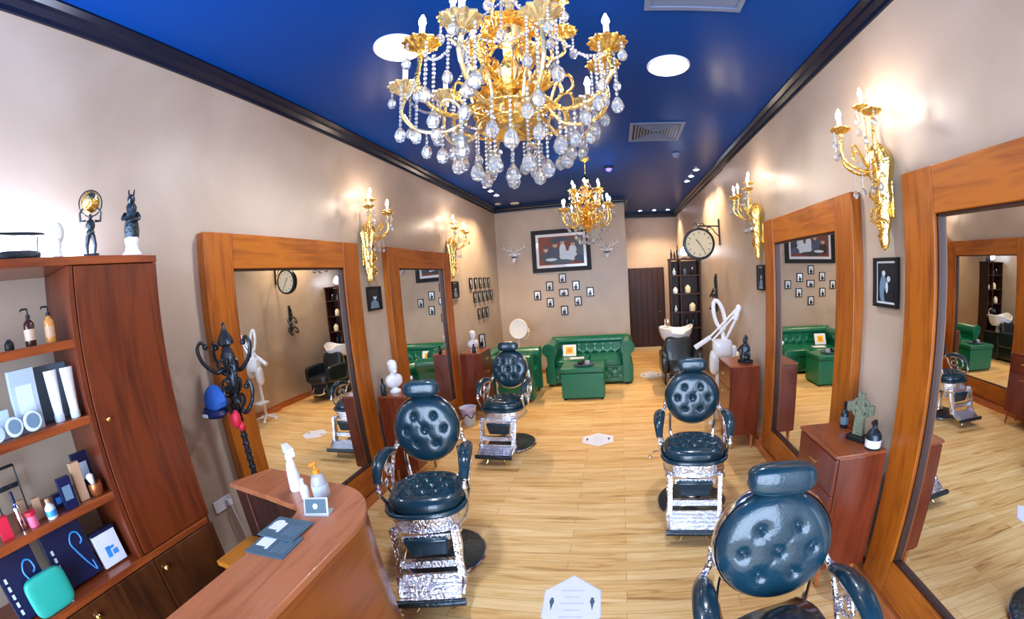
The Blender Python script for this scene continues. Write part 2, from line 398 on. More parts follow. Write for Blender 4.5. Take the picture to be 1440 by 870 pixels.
dd = MB().bb(XF-.018, XF+.004, .719, YS1, .952, 2.212).build('door', 'shelf', sh, smooth=False, bev=.003)
MB().ell((XF+.018, .765, 1.575), (.013, .013, .013)).build('knob', 'gold', dd)
MB().bb(XF-.02, XF+.001, YS0+.02, YS1, 0, .015).build('plinth', 'shelfD', sh, smooth=False)
for y0, y1, ky in ((YS0+.02, .18, -.0), (.184, .745, .38), (.749, YS1, .785)):
    q = MB().bb(XF-.018, XF+.004, y0, y1, .02, .905).build('lower_door', 'shelfD', sh, smooth=False, bev=.003)
    MB().ell((XF+.018, ky, .845), (.013, .013, .013)).build('knob', 'gold', q)
# ------------------------------------------------------------------ reception desk
dk = thing('reception_desk', 'curved wooden reception desk with a raised counter, front left', 'desk', (0, 0, 0))
def deskpath(t, n=12):
    def arc(cx, cy, r): return [(cx+r*cos(pi/2*i/n), cy+r*sin(pi/2*i/n)) for i in range(n+1)]
    A = [(-1.054, -.3)]+arc(-1.40, 1.12, .346)+[(-1.65, 1.512), (-1.95, 1.537)]
    B = [(-1.40, -.3)]+arc(-1.50, 1.13, .10)+[(-1.70, 1.265), (-2.062, 1.31)]
    return [(a[0]*(1-t)+b[0]*t, a[1]*(1-t)+b[1]*t) for a, b in zip(A, B)]
def band(name, o0, o1, z0, z1, m, par, bev=.004):
    A = deskpath(o0); B = deskpath(o1); n = len(A); b = MB()
    vs = [(x, y, z0) for x, y in A]+[(x, y, z1) for x, y in A]+[(x, y, z0) for x, y in B]+[(x, y, z1) for x, y in B]
    fs = []
    for i in range(n-1):
        fs += [(i, i+1, n+i+1, n+i), (2*n+i, 3*n+i, 3*n+i+1, 2*n+i+1), (n+i, n+i+1, 3*n+i+1, 3*n+i), (i, 2*n+i, 2*n+i+1, i+1)]
    fs += [(0, n, 3*n, 2*n), (n-1, 3*n-1, 4*n-1, 2*n-1)]
    b.add(vs, fs); return b.build(name, m, par, bev=bev)
band('counter_top', -.02, 1.0, 1.02, 1.05, 'desktop', dk)
band('front_panel', .0, .14, .06, 1.018, 'desk', dk)
band('inner_panel', .80, .90, .0, 1.018, 'dark', dk)
band('plinth', .06, .7, 0, .058, 'dark', dk)
MB().box((-1.985, 1.42, .509), (.025, .22, 1.018), rz=rad(27)).build('end_panel', 'cab', dk, smooth=False, bev=.003)
MB().bb(-1.92, -1.375, .985, 1.24, .765, .795).build('work_surface', 'deskboard', dk, smooth=False, bev=.004)
MB().bb(-1.90, -1.88, 1.0, 1.22, 0, .764).build('side_panel', 'cab', dk, smooth=False, bev=.003)
# ------------------------------------------------------------------ barber chairs (front = -Y)
def tufted(R, Tk, dimples, amp=.022, sg=.022, n=56, nr=22, sup=2.0, back=.02, sy=1.0, creases=()):
    vs = []; fs = []
    def hgt(x, y, q):
        h = Tk*max(0, 1-q**4)**.5
        for dx, dy in dimples:
            d2 = (x-dx)**2+(y-dy)**2; h -= amp*math.exp(-d2/(sg*sg))+amp*.42*math.exp(-d2/(sg*sg*7))
        for (ax, ay), (bx, by) in creases:
            L2 = (bx-ax)**2+(by-ay)**2; t = max(0, min(1, ((x-ax)*(bx-ax)+(y-ay)*(by-ay))/L2))
            d2 = (x-ax-t*(bx-ax))**2+(y-ay-t*(by-ay))**2; h -= amp*.10*math.exp(-d2/(.008**2))
        return h
    vs.append((0, 0, hgt(0, 0, 0)))
    for j in range(1, nr+1):
        q = 1-(1-j/nr)**1.25
        for i in range(n):
            a = 2*pi*i/n; k = (abs(cos(a))**sup+abs(sin(a))**sup)**(-1/sup)*R*q
            x, y = k*cos(a), k*sin(a)*sy; vs.append((x, y, hgt(x, y, q)))
    for i in range(n): fs.append((0, 1+i, 1+(i+1) % n))
    for j in range(nr-1):
        for i in range(n): a = 1+j*n; fs.append((a+i, a+n+i, a+n+(i+1) % n, a+(i+1) % n))
    o = len(vs)
    for sc, z in ((1.0, -.015), (.97, -back), (.9, -back-.012)):
        for i in range(n):
            x, y, _ = vs[1+(nr-1)*n+i]; vs.append((x*sc, y*sc, z))
    for j in range(3):
        a0 = 1+(nr-1)*n if j == 0 else o+(j-1)*n; b0 = o+j*n
        for i in range(n): fs.append((a0+i, b0+i, b0+(i+1) % n, a0+(i+1) % n))
    fs.append(tuple(o+2*n+i for i in range(n))[::-1]); return vs, fs, hgt
def make_barber_chair(label, loc, rz):
    t = thing('barber_chair', label, 'barber chair', loc, rz, 'vintage round-backed blue leather barber chairs')
    b = MB(); b.lathe([(.29, 0), (.295, .012), (.285, .035), (.2, .05), (.09, .062), (.075, .08)], 40); b.build('base', 'bronze', t)
    b = MB(); b.lathe([(.297, .008), (.303, .016), (.297, .026), (.28, .03)], 40); b.build('base_ring', 'chrome', t)
    b = MB(); b.lathe([(.07, .07), (.06, .12), (.055, .28), (.08, .33), (.1, .40), (.13, .44)], 24); b.build('pedestal', 'chrome', t)
    # seat frame: ornate chrome apron
    b = MB()
    R = .238; pts = []
    for i in range(33):
        a = 2*pi*i/32; k = (abs(cos(a))**3.2+abs(sin(a))**3.2)**(-1/3.2)
        pts.append((R*k*cos(a)*1.0, -.07+R*k*sin(a)*.98))
    q_ = [(x, y-.03) for x, y in pts[:-1]]; b.prism(q_, .425, .51); b.prism([(x*1.04, y*1.04) for x, y in q_], .50, .52); b.prism([(x*1.03, y*1.03) for x, y in q_], .42, .435)
    b.build('seat_frame', 'chromeO', t)
    # seat
    dm = [(x*.095, y*.078-.0) for y, xs in ((-1.5, (-.9, 0, .9)), (-.5, (-1.45, -.5, .5, 1.45)), (.5, (-.95, 0, .95)), (1.5, (-1.4, -.5, .5, 1.4))) for x in xs]
    v, f, hg = tufted(.246, .085, dm, .022, .02, sup=2.6, back=.045, sy=.96)
    b = MB(); b.add(v, f, T(0, -.10, .565)); b.tube([(x*1.07, -.10+(y+.07)*1.07, .538) for x, y in pts[:-1]], .016, 8, closed=True)
    st = b.build('seat', 'leather', t)
    for x, y in dm: MB().ell((x, y-.10, .565+hg(x, y, min(1, math.hypot(x, y)/.246))+.004), (.010, .010, .006), 8, 6).build('button', 'leather', st)
    # backrest
    dm = [(-.07, .092), (.07, .092), (-.132, .0), (0, .0), (.132, .0), (-.066, -.098), (.066, -.098)]
    cr = [((-.132, 0), (-.235, .01)), ((.132, 0), (.235, .01)), ((-.07, .092), (-.078, .2)), ((.07, .092), (.078, .2))]
    for a in range(7):
        for c in range(a):
            if .1 < math.hypot(dm[a][0]-dm[c][0], dm[a][1]-dm[c][1]) < .127: cr.append((dm[a], dm[c]))
    v, f, hg = tufted(.226, .066, dm, .019, .015, back=.03, creases=cr)
    X = T(0, .185, .905) @ RX(80)
    b = MB(); b.add(v, f, X); bk = b.build('backrest', 'leather', t)
    b = MB(); b.lathe([(.229, -.045), (.236, -.03), (.236, -.008), (.229, .004), (.215, -.05)], 48, X, cap=False); b.lathe([(.0, -.055), (.228, -.046)], 40, X)
    b.build('back_rim', 'chrome', bk)
    for x, y in dm:
        q = hg(x, y, math.hypot(x, y)/.226); MB().ell((x, y, q+.005), (.0095, .0095, .007), 10, 6, X=X).build('button', 'leather', bk)
    # headrest
    X = T(0, .200, 1.180) @ RX(-8)
    b = MB(); b.ell((0, 0, 0), (.125, .052, .056), 32, 20, .62, X=X); hd = b.build('headrest', 'leather', t)
    b = MB(); b.tube([tuple(X @ Vector((.118*math.copysign(abs(cos(a))**.62, cos(a)), -.006, .052*math.copysign(abs(sin(a))**.62, sin(a))))) for a in [2*pi*i/40 for i in range(40)]], .0075, 6, closed=True)
    b.build('piping', 'leather', hd)
    b = MB()
    for x in (-.045, .045): b.cyl((x, .25, 1.05), (x, .25, 1.20), .008)
    b.box((0, .262, 1.10), (.13, .02, .05)); b.build('headrest_bracket', 'chrome', hd)
    # arms
    for s in (-1, 1):
        b = MB()
        P = spline([(s*.262, .17, .765), (s*.272, .08, .80), (s*.278, -.04, .808), (s*.278, -.15, .78), (s*.272, -.22, .705)], 6)
        b.tube(P, [.018+.016*sin(pi*min(1, (i+2)/len(P))) for i in range(len(P))], 12, 1.35); ap = b.build('armrest', 'leather', t)
        b = MB()
        b.tube(spline([(s*.262, .19, .76), (s*.272, .06, .775), (s*.276, -.06, .78), (s*.276, -.18, .73), (s*.268, -.235, .66), (s*.264, -.2, .59), (s*.255, -.17, .53)], 6), .013, 8)
        b.tube(spline([(s*.262, .19, .76), (s*.236, .22, .80), (s*.226, .225, .88)], 5), .016, 8)
        b.tube(spline([(s*.262, .17, .75), (s*.272, .12, .66), (s*.262, .04, .60), (s*.250, .02, .52)], 6), .013, 8)
        b.tube(spline([(s*.272, .02, .77), (s*.272, -.03, .70), (s*.272, .03, .655), (s*.272, .08, .69), (s*.272, .04, .725), (s*.272, -.0, .70)], 5), .009, 6)
        b.tube(spline([(s*.272, -.10, .765), (s*.272, -.14, .69), (s*.272, -.09, .64), (s*.272, -.04, .66), (s*.272, -.06, .60), (s*.264, -.02, .53)], 5), .009, 6)
        for q in ((s*.262, .19, .76), (s*.268, -.235, .66)): b.ell(q, (.022, .022, .022))
        b.build('arm_frame', 'chromeO', ap)
    # back supports
    for s in (-1, 1): MB().tube(spline([(s*.16, .17, .48), (s*.19, .22, .60), (s*.19, .225, .74), (s*.16, .22, .86)], 5), .014, 8).build('back_bracket', 'chrome', t)
    # leg rest and footrest
    b = MB()
    for s in (-1, 1):
        b.box((s*.185, -.40, .30), (.03, .075, .32), RXp(-14, (0, -.4, .3)))
        b.tube(spline([(s*.185, -.33, .45), (s*.20, -.36, .36), (s*.19, -.40, .26), (s*.20, -.47, .16), (s*.19, -.56, .11)], 5), .018, 8)
        b.ell((s*.20, -.34, .44), (.03, .03, .03)); b.ell((s*.20, -.45, .17), (.028, .028, .028))
    b.box((0, -.40, .24), (.36, .03, .05)); b.box((0, -.36, .40), (.30, .02, .03))
    b.build('leg_frame', 'chromeO', t)
    b = MB(); X = T(0, -.365, .345) @ RX(8)
    v = [(-.14, -.0, .065), (.14, -.0, .065), (.115, 0, -.065), (-.115, 0, -.065)]
    b.add([(x, -.028, z) for x, _, z in v]+[(x, .012, z) for x, _, z in v], [(0, 1, 2, 3)[::-1], (4, 5, 6, 7), (0, 4, 5, 1)[::-1], (1, 5, 6, 2)[::-1], (2, 6, 7, 3)[::-1], (3, 7, 4, 0)[::-1]], X)
    b.build('calf_pad', 'leather', t, bev=.015)
    b = MB(); X = T(0, -.50, .135) @ RX(14)
    b.box((0, 0, 0), (.37, .20, .022), X)
    for k in range(5): b.box((0, -.08+k*.04, .014), (.34, .012, .008), X)
    ft = b.build('footrest', 'chromeO', t, bev=.003)
    MB().tube([(-.21, -.615, .105), (.21, -.615, .105)], .024, 12).build('foot_bar', 'bronze', ft)
    b = MB()
    for s in (-1, 1): b.tube(spline([(s*.05, -.47, .11), (s*.14, -.50, .075), (s*.10, -.54, .06), (s*.10, -.56, .02), (s*.115, -.57, .006)], 5), .008, 6)
    b.tube(spline([(-.14, -.5, .08), (-.05, -.5, .055), (0, -.5, .08), (.05, -.5, .055), (.14, -.5, .08)], 5), .009, 6)
    b.build('footrest_foot', 'brass', ft)
    # recline lever
    b = MB(); b.tube([(-.27, -.02, .50), (-.33, .0, .48), (-.36, .07, .40)], .009); b.ell((-.36, .07, .40), (.018, .018, .018)); b.build('lever', 'chrome', t)
    return t
def RXp(a, p): return T(*p) @ RX(a) @ T(*[-k for k in p])
chR = make_barber_chair('blue barber chair in the middle right, beside the sink chair and white steamer', (.58, 3.07, 0), -7)
chN = dup(chR, 'nearest barber chair at the bottom right, only its back and arms in view', (.555, 1.03, 0), -3, 1.03)
chL = dup(chR, 'left barber chair nearest the reception desk, turned to the right', (-1.34, 2.31, 0), 15, 1.06)
chF = dup(chR, 'farthest barber chair on the left, in front of the green armchair', (-1.35, 4.45, 0), -4)
# black cape left on the nearest seat
b = MB(); pts = []
nx, ny = 26, 18; vs = []; fs = []
for j in range(ny+1):
    for i in range(nx+1):
        x = (i/nx-.5)*.42; y = (j/ny-.5)*.30; r = (x/.21)**2+(y/.15)**2
        z = .10*math.exp(-r*1.6)+.022*sin(14*x+9*y)*math.exp(-r*.8)+.018*cos(22*y-6*x)
        vs.append((x, y, max(.004, z+.012)))
for j in range(ny):
    for i in range(nx): a = j*(nx+1)+i; fs.append((a, a+1, a+nx+2, a+nx+1))
b.add(vs, fs); cp = b.build('barber_cape', 'blackleather', loc=(.52, .96, .685), rz=.3)
sm = cp.modifiers.new('s', 'SOLIDIFY'); sm.thickness = .006
tag(cp, 'shiny black cape crumpled on the seat of the nearest barber chair', 'cape')
# ------------------------------------------------------------------ chesterfields
def tuft_panel(W, Hh, depth, cols, rows, X, b, amp=.03, top_roll=0):
    """panel in local xz facing -y, x from -W/2, z 0..Hh"""
    dm = []
    for r in range(rows):
        n = cols-(r % 2); 
        for c in range(n): dm.append(((c-(n-1)/2)*W/cols, (r+.6)*Hh/rows))
    nx, nz = int(W*60), int(Hh*70); vs = []; fs = []
    for j in range(nz+1):
        for i in range(nx+1):
            x = (i/nx-.5)*W; z = j/nz*Hh
            u = abs(i/nx-.5)*2; v = j/nz
            h = depth*(1-u**10)**.5*(1-abs(2*v-1)**8)**.5
            for dx, dz in dm:
                d2 = (x-dx)**2+(z-dz)**2
                if d2 < .02: h -= amp*math.exp(-d2/.0007)+amp*.5*math.exp(-d2/.004)
            vs.append((x, -h, z))
    for j in range(nz):
        for i in range(nx): a = j*(nx+1)+i; fs.append((a, a+1, a+nx+2, a+nx+1))
    b.add(vs, fs, X); return dm
def chesterfield(name, label, cat, loc, rz, W, D=.88, seats=2):
    """front = -Y, origin centre of the back at the floor, depth towards -Y"""
    t = thing(name, label, cat, loc, rz)
    h = W/2; aw = .18; iw = W-2*aw
    b = MB(); b.bb(-h+.02, h-.02, -D+.06, -.03, .05, .36); b.build('base', 'green', t, bev=.012)
    b = MB(); dm = tuft_panel(iw+.02, .2, .02, max(3, int(iw/.17)), 2, T(0, -D+.062, .13), b, .014); fp = b.build('front_panel', 'green', t)
    # back with rolled top
    b = MB(); b.bb(-h+.05, h-.05, -.20, -.02, .3, .72); b.tube([(-h+.06, -.13, .73), (h-.06, -.13, .73)], .088, 18); b.build('backrest', 'green', t, bev=.01)
    b = MB(); dm = tuft_panel(iw, .42, .05, max(4, int(iw/.15)), 3, T(0, -.19, .37) @ RX(-6), b, .048); tb = b.build('tufted_back', 'green', t)
    for x, z in dm: MB().ell((x, -.018, z), (.011, .008, .011), 8, 6, X=T(0, -.19, .37) @ RX(-6)).build('button', 'greenD', tb)
    for s in (-1, 1):
        # arm: one scroll-shaped profile run from front to back
        pr = [(iw/2-.02, .05), (iw/2-.02, .52), (iw/2-.045, .60), (iw/2-.05, .68), (iw/2-.02, .745), (iw/2+.04, .785), (iw/2+.11, .785), (iw/2+.165, .745), (iw/2+.185, .68), (iw/2+.165, .615), (iw/2+.125, .575), (iw/2+.105, .50), (iw/2+.10, .05)]
        sp_ = spline([(x, 0, z) for x, z in pr], 3); b = MB(); b.prism([(s*p.x, p.z) for p in sp_][::s], 0, D-.06, T(0, -.05, 0) @ RX(90))
        ar = b.build('arm', 'green', t)
        b = MB(); b.tube([(s*p.x, -D+.012, p.z) for p in sp_], .010, 6)
        b.tube([(s*(iw/2+.068+.07*cos(a)*(1-.0*a)), -D+.006, .685+.07*sin(a)) for a in [2*pi*i/24 for i in range(24)]], .008, 6, 1, True); b.build('scroll_trim', 'greenD', ar)
        # foot
    for s in (-1, 1):
        for y in (-D+.1, -.1): MB().lathe([(.03, 0), (.035, .03), (.025, .055)], 12, T(s*(h-.1), y, 0)).build('foot', 'dark', t)
    for k in range(seats):
        wv = iw/seats; cx = -iw/2+wv*(k+.5)
        b = MB(); b.ell((cx, -D/2-.115+.03, .415), (wv/2-.006, (D-.26)/2+.02, .07), 32, 14, .28); b.build('seat_cushion', 'green', t)
    return t
chesterfield('chesterfield_sofa', 'green tufted leather two-seat sofa against the back wall', 'sofa', (-.56, 7.95, 0), 0, 1.64, .92)
chesterfield('chesterfield_armchair', 'green tufted leather armchair by the left wall behind the farthest barber chair', 'armchair', (WL+.10, 6.54, 0), 90, .94, .95, 1)
# ottoman
ot = thing('storage_ottoman', 'green leather box ottoman in front of the sofa', 'ottoman', (-.605, 6.45, 0))
b = MB(); b.bb(-.345, .345, -.255, .255, .03, .44); b.build('box', 'greenD', ot, bev=.012)
b = MB(); b.bb(-.36, .36, -.27, .27, .445, .53); b.build('lid', 'green', ot, bev=.022)
for s in (-1, 1):
    for q in (-1, 1): MB().lathe([(.02, 0), (.025, .035)], 10, T(s*.3, q*.22, 0)).build('foot', 'black', ot)
b = MB(); b.lathe([(.0, 0), (.15, .0), (.17, .012), (.17, .02), (.15, .014), (0, .012)], 28); tag(b.build('serving_tray', 'plum', loc=(-.59, 6.42, .531)), 'round patterned tray on the green ottoman', 'tray')
b = MB(); b.lathe([(.035, 0), (.045, .03), (.04, .06), (.034, .055), (.036, .03), (0, .01)], 16); tag(b.build('glass_ashtray', 'clearplastic', loc=(-.53, 6.40, .546)), 'small clear pot on the tray on the ottoman', 'pot')
b = MB(); b.ell((0, 0, .025), (.05, .035, .025), 12, 8, .6); b.ell((.04, .02, .05), (.025, .02, .02), 10, 6); tag(b.build('trinket_box', 'black', loc=(-.64, 6.39, .546)), 'small black trinket on the ottoman tray', 'trinket')
# magazine on sofa
mg = thing('magazine', 'white magazine with an orange picture leaning on the sofa back', 'magazine', (-.94, 7.42, .492))
X = RX(-20)
MB().box((0, 0, .11), (.25, .012, .22), X).build('cover', 'white', mg, smooth=False)
MB().box((0, -.0075, .11), (.14, .002, .13), X).build('cover_picture', 'yellow', mg, smooth=False)
b = MB(); b.lathe([(0, 0), (.045, 0), (.045, .001), (0, .001)], 20, X @ T(0, -.0095, .11) @ RX(90)); b.build('cover_picture', 'orange', mg)
b = MB(); b.box((0, 0, .004), (.26, .17, .008), rz=.15); tag(b.build('white_brochure', 'white', smooth=False, loc=(-.78, 7.20, .489)), 'white brochure lying open on the sofa seat', 'brochure')
# ------------------------------------------------------------------ sink chair (front = -Y)
sk = thing('shampoo_chair', 'black shampoo chair with a white basin by the display shelf', 'shampoo chair', (1.02, 6.83, 0), 0)
b = MB(); b.bb(-.24, .24, .05, .55, .0, .62); b.build('pedestal', 'blackleather', sk, bev=.02)
b = MB(); vs = []; fs = []; n = 40; rings = [(.10, .78), (.19, .80), (.25, .88), (.275, .97), (.285, 1.0), (.30, .99), (.29, .93), (.25, .82), (.20, .76), (.06, .74)]
for r, z in rings:
    for i in range(n):
        a = 2*pi*i/n; dz = 0
        if z > .9: dz = .035*cos(2*a)+.02*cos(3*a)-(.05 if abs((a-1.5*pi)) < .45 else 0)*(1)
        vs.append((r*1.02*cos(a), .25+r*1.0*sin(a), z+dz*(z-.85)*6))
k = len(rings)
for j in range(k-1):
    for i in range(n): fs.append((j*n+i, j*n+(i+1) % n, (j+1)*n+(i+1) % n, (j+1)*n+i))
fs.append(tuple(range(n))); fs.append(tuple((k-1)*n+i for i in range(n))[::-1]); b.add(vs, fs); b.build('basin', 'gloss_white', sk)
b = MB(); b.cyl((0, .25, .6), (0, .25, .76), .1, .09); b.build('basin_neck', 'gloss_white', sk)
b = MB(); b.tube(spline([(-.16, .48, .95), (-.16, .48, 1.10), (-.14, .40, 1.14), (-.12, .34, 1.08)], 5), .013); b.cyl((-.22, .48, .98), (-.10, .48, .98), .014); b.build('tap', 'chrome', sk)
b = MB(); b.ell((0, -.04, .62), (.25, .07, .25), 24, 14, .45, X=RXp(-14, (0, 0, .5))); b.build('backrest', 'blackleather', sk)
b = MB(); b.ell((0, -.33, .40), (.25, .29, .085), 24, 12, .4); b.build('seat', 'blackleather', sk)
b = MB(); b.bb(-.22, .22, -.55, .1, .05, .33); b.build('base', 'blackleather', sk, bev=.02)
for s in (-1, 1):
    b = MB(); b.ell((s*.29, -.26, .50), (.055, .30, .17), 20, 12, .4); b.build('arm', 'blackleather', sk)
b = MB(); b.box((0, -.66, .16), (.34, .16, .03)); b.cyl((-.14, -.6, .17), (-.14, -.5, .3), .012); b.cyl((.14, -.6, .17), (.14, -.5, .3), .012); b.build('footrest', 'chrome', sk, bev=.004)
# ------------------------------------------------------------------ steamer unit
su = thing('hair_processor', 'white hair steamer on a stand with long crossing arms', 'hair steamer', (1.26, 5.0, 0), 0)
b = MB()
for i in range(5):
    a = 2*pi*i/5+.3; b.tube([(0, 0, .09), (.2*cos(a), .2*sin(a), .06)], [.022, .016], 8)
    b.ell((.2*cos(a), .2*sin(a), .03), (.03, .03, .03))
b.build('wheel_base', 'white', su)
MB().cyl((0, 0, .08), (0, 0, .95), .03, .026, 14).build('pole', 'white', su)
b = MB(); b.ell((.06, 0, .98), (.13, .09, .12), 20, 12, .55); b.ell((-.04, .0, .80), (.07, .07, .16), 16, 10, .7); b.ell((.20, .02, .88), (.06, .07, .13), 14, 10, .6); b.build('control_box', 'gloss_white', su)
b = MB(); lp = []
for i in range(36):
    a = 2*pi*i/36; lp.append((.03+.065*cos(a)+.04*sin(a)*-1, .03, 1.40+.185*sin(a)))
b.tube(lp, .026, 10, 1, True); b.tube(spline([(.06, .03, 1.22), (.08, .02, 1.12), (.07, 0, 1.0)], 4), .028); b.build('hood_loop', 'gloss_white', su)
b = MB(); b.tube([(-.30, -.02, 1.00), (-.10, -.03, 1.13)], [.034, .03], 10); b.tube([(-.12, -.03, 1.12), (.27, -.03, 1.50)], .014, 8); b.tube([(-.08, -.03, 1.08), (.27, -.03, 1.45)], .014, 8)
b.ell((.27, -.03, 1.48), (.04, .03, .05)); b.tube([(.26, -.03, 1.46), (.22, -.03, 1.34)], [.035, .04], 10); b.tube([(.24, -.03, 1.36), (.09, -.0, 1.05)], .018, 8)
b.build('jointed_arm', 'gloss_white', su)
b = MB(); b.box((-.09, -.12, .36), (.20, .20, .03)); b.build('tray', 'white', su, bev=.006)
# ------------------------------------------------------------------ display shelf, far right
ds = thing('display_bookcase', 'tall dark open bookcase with jars in the far right corner', 'bookcase', (1.30, 7.65, 0), 0)
W, D, Hs = .57, .30, 2.20
for x in (-W/2, -W/2+.18, W/2-.02): MB().bb(x, x+.02, -D/2, D/2, 0, Hs).build('upright', 'dark', ds, smooth=False, bev=.002)
MB().bb(-W/2+.02, W/2-.02, D/2-.015, D/2, .05, Hs-.02).build('back_panel', 'dark', ds, smooth=False)
for z in (.05, .48, .92, 1.225, 1.57, 1.915): MB().bb(-W/2+.02, W/2-.02, -D/2+.005, D/2-.015, z-.02, z).build('shelf_board', 'dark', ds, smooth=False)
MB().bb(-W/2-.01, W/2+.01, -D/2-.01, D/2+.01, Hs, Hs+.025).build('top_board', 'dark', ds, smooth=False, bev=.002)
def bottle(name, label, m, loc, r, h, cap='black', group=None, sq=False, pump=False, lab=None, cat='bottle', rz=0):
    t = thing(name, label, cat, loc, rz, group)
    k = .62 if pump or h > 3*r else .8
    prof = [(r*.92, 0), (r, r*.15), (r, h*k-r*.3), (r*.85, h*k), (r*.4, h*k+r*.45), (r*.36, h*k+r*.6)]
    MB().lathe(prof, 4 if sq else 20, RZ(45) if sq else None).build('bottle_body', m, t)
    z = h*k+r*.6
    b = MB()
    if pump: b.lathe([(r*.42, z), (r*.42, z+h*.1), (r*.15, z+h*.1), (r*.15, h*.96)], 12); b.tube([(0, 0, h*.97), (0, -r*1.1, h*.97), (0, -r*1.3, h*.92)], r*.16, 8)
    else: b.lathe([(r*.42, z), (r*.42, h), (0, h)], 14)
    b.build('pump' if pump else 'cap', cap, t)
    if lab: MB().lathe([(r*1.01, h*.15), (r*1.015, h*.16), (r*1.015, h*k*.7), (r*1.01, h*k*.71)], 20).build('paper_label', lab, t)
    return t
def carton(name, label, m, loc, d, rz=0, face=None, cat='box', group=None, tilt=0):
    t = thing(name, label, cat, loc, rz, group)
    MB().box((0, 0, d[2]/2), d).build('carton_body', m, t, smooth=False, bev=.0015)
    if face: MB().bb(d[0]/2+.0002, d[0]/2+.0012, -d[1]*.32, d[1]*.32, d[2]*.3, d[2]*.75).build('printed_panel', face, t, smooth=False)
    return t
dz = [(-.19, 1.57, 'white', .05, .11), (.05, 1.57, 'cream', .055, .15), (.13, 1.225, 'cream', .06, .16), (-.19, 1.225, 'pale', .03, .12), (-.20, 1.915, 'pale', .035, .13), (.0, 1.915, 'plum', .04, .12), (.15, 1.915, 'black', .03, .14)]
lbs = ['white jar on the third shelf down of the dark bookcase', 'cream jar at the middle of the dark bookcase', 'cream jar lower down in the dark bookcase', 'small pale bottle in the narrow column of the dark bookcase, below the white jar', 'pale bottle in the narrow column of the dark bookcase, near its top', 'blue-grey jar on the top compartment of the dark bookcase', 'black bottle in the top right compartment of the dark bookcase']
for (x, z, m, r, h), lb in zip(dz, lbs): bottle('storage_jar', lb, m, (1.30+x, 7.60, z+.001), r, h, 'white', 'jars in the dark bookcase', cat='jar')
for x, s_ in ((.02, 'left'), (.14, 'right')): bottle('dark_bottle', 'dark green bottle in the low compartment above the basin, %s one of the pair' % s_, 'bronze', (1.30+x, 7.60, .921), .03, .24, 'black', 'pair of dark bottles in the dark bookcase')
for x, h, lb in ((-.24, .17, 'first tall dark bottle on top of the dark bookcase, leftmost'), (-.12, .25, 'tallest dark bottle on top of the dark bookcase'), (-.18, .13, 'short dark bottle on top of the dark bookcase between two taller ones')):
    bottle('top_bottle', lb, 'bronze', (1.30+x, 7.60, 2.226), .022, h, 'black', 'bottles on top of the dark bookcase')
lt = thing('shelf_lamp', 'glowing white lamp on top of the dark bookcase beside the clock', 'lamp', (1.31, 7.63, 2.226))
MB().lathe([(.05, 0), (.05, .02), (.015, .03), (.015, .05)], 16).build('lamp_base', 'black', lt)
MB().lathe([(.02, .05), (.075, .08), (.06, .16), (.012, .22), (0, .225)], 16).build('lamp_shade', 'lampglow', lt)
# ------------------------------------------------------------------ double sided clock
ck = thing('station_clock', 'round double-sided clock hanging from a scroll bracket on the right wall', 'clock', (1.27, 6.03, 2.375))
b = MB(); X = RX(90)
b.lathe([(.21, -.05), (.235, -.045), (.245, 0), (.235, .045), (.21, .05), (.20, .03), (.20, -.03), (.21, -.05)], 40, X); b.build('clock_case', 'iron', ck)
MB().lathe([(0, -.035), (.205, -.035), (.205, .035), (0, .035)], 36, X).build('clock_face', 'cream', ck)
for i in range(12): MB().box((0, -.0365, .165), (.009, .002, .035), RY(30*i)).build('hour_mark', 'black', ck, smooth=False)
MB().box((0, -.039, .035), (.012, .003, .10), RY(-38)).build('hour_hand', 'black', ck, smooth=False)
MB().box((0, -.041, .06), (.008, .003, .16), RY(148)).build('minute_hand', 'black', ck, smooth=False)
b = MB(); b.box((.320, 0, .17), (.018, .035, .40)); b.tube([(.32, 0, .26), (0, 0, .27)], .012); b.cyl((0, 0, .27), (0, 0, .235), .014)
for q in (-1, 1): b.tube(spline([(.33, 0, .10), (.26, 0, .16), (.22, 0, .22), (.16, 0, .25), (.13, 0, .22), (.17, 0, .20)], 5), .008, 6)
b.tube(spline([(-.07, 0, .27), (-.04, 0, .31), (0, 0, .285), (.05, 0, .315), (.1, 0, .28)], 5), .008, 6); b.build('wall_bracket', 'iron', ck)
# wrought iron wall ornament under the clock
wo = thing('wall_coat_hooks', 'black ornate metal hook rack on the right wall below the clock', 'hook rack', (XR2-.003, 6.33, 1.42), -90)
b = MB(); b.tube(spline([(0, -.02, .46), (-.03, -.02, .36), (.03, -.02, .26), (0, -.02, .16), (.02, -.02, 0)], 6), .02)
b.build('stem', 'iron', wo)
b = MB()
for s in (-1, 1):
    b.tube(spline([(0, -.02, .2), (s*.07, -.03, .26), (s*.12, -.05, .20), (s*.09, -.09, .14), (s*.05, -.07, .18)], 6), .015)
    b.tube(spline([(0, -.02, .02), (s*.08, -.03, .06), (s*.13, -.06, .0), (s*.09, -.10, -.06), (s*.04, -.07, -.02)], 6), .015)
b.lathe([(.03, -.01), (.06, 0), (.03, .01)], 14, T(0, -.03, .32) @ RX(90)); b.build('hook', 'iron', wo)
b = MB(); b.bb(-.03, .03, -.02, 0, -.1, .5); b.build('backplate', 'iron', wo, bev=.004)
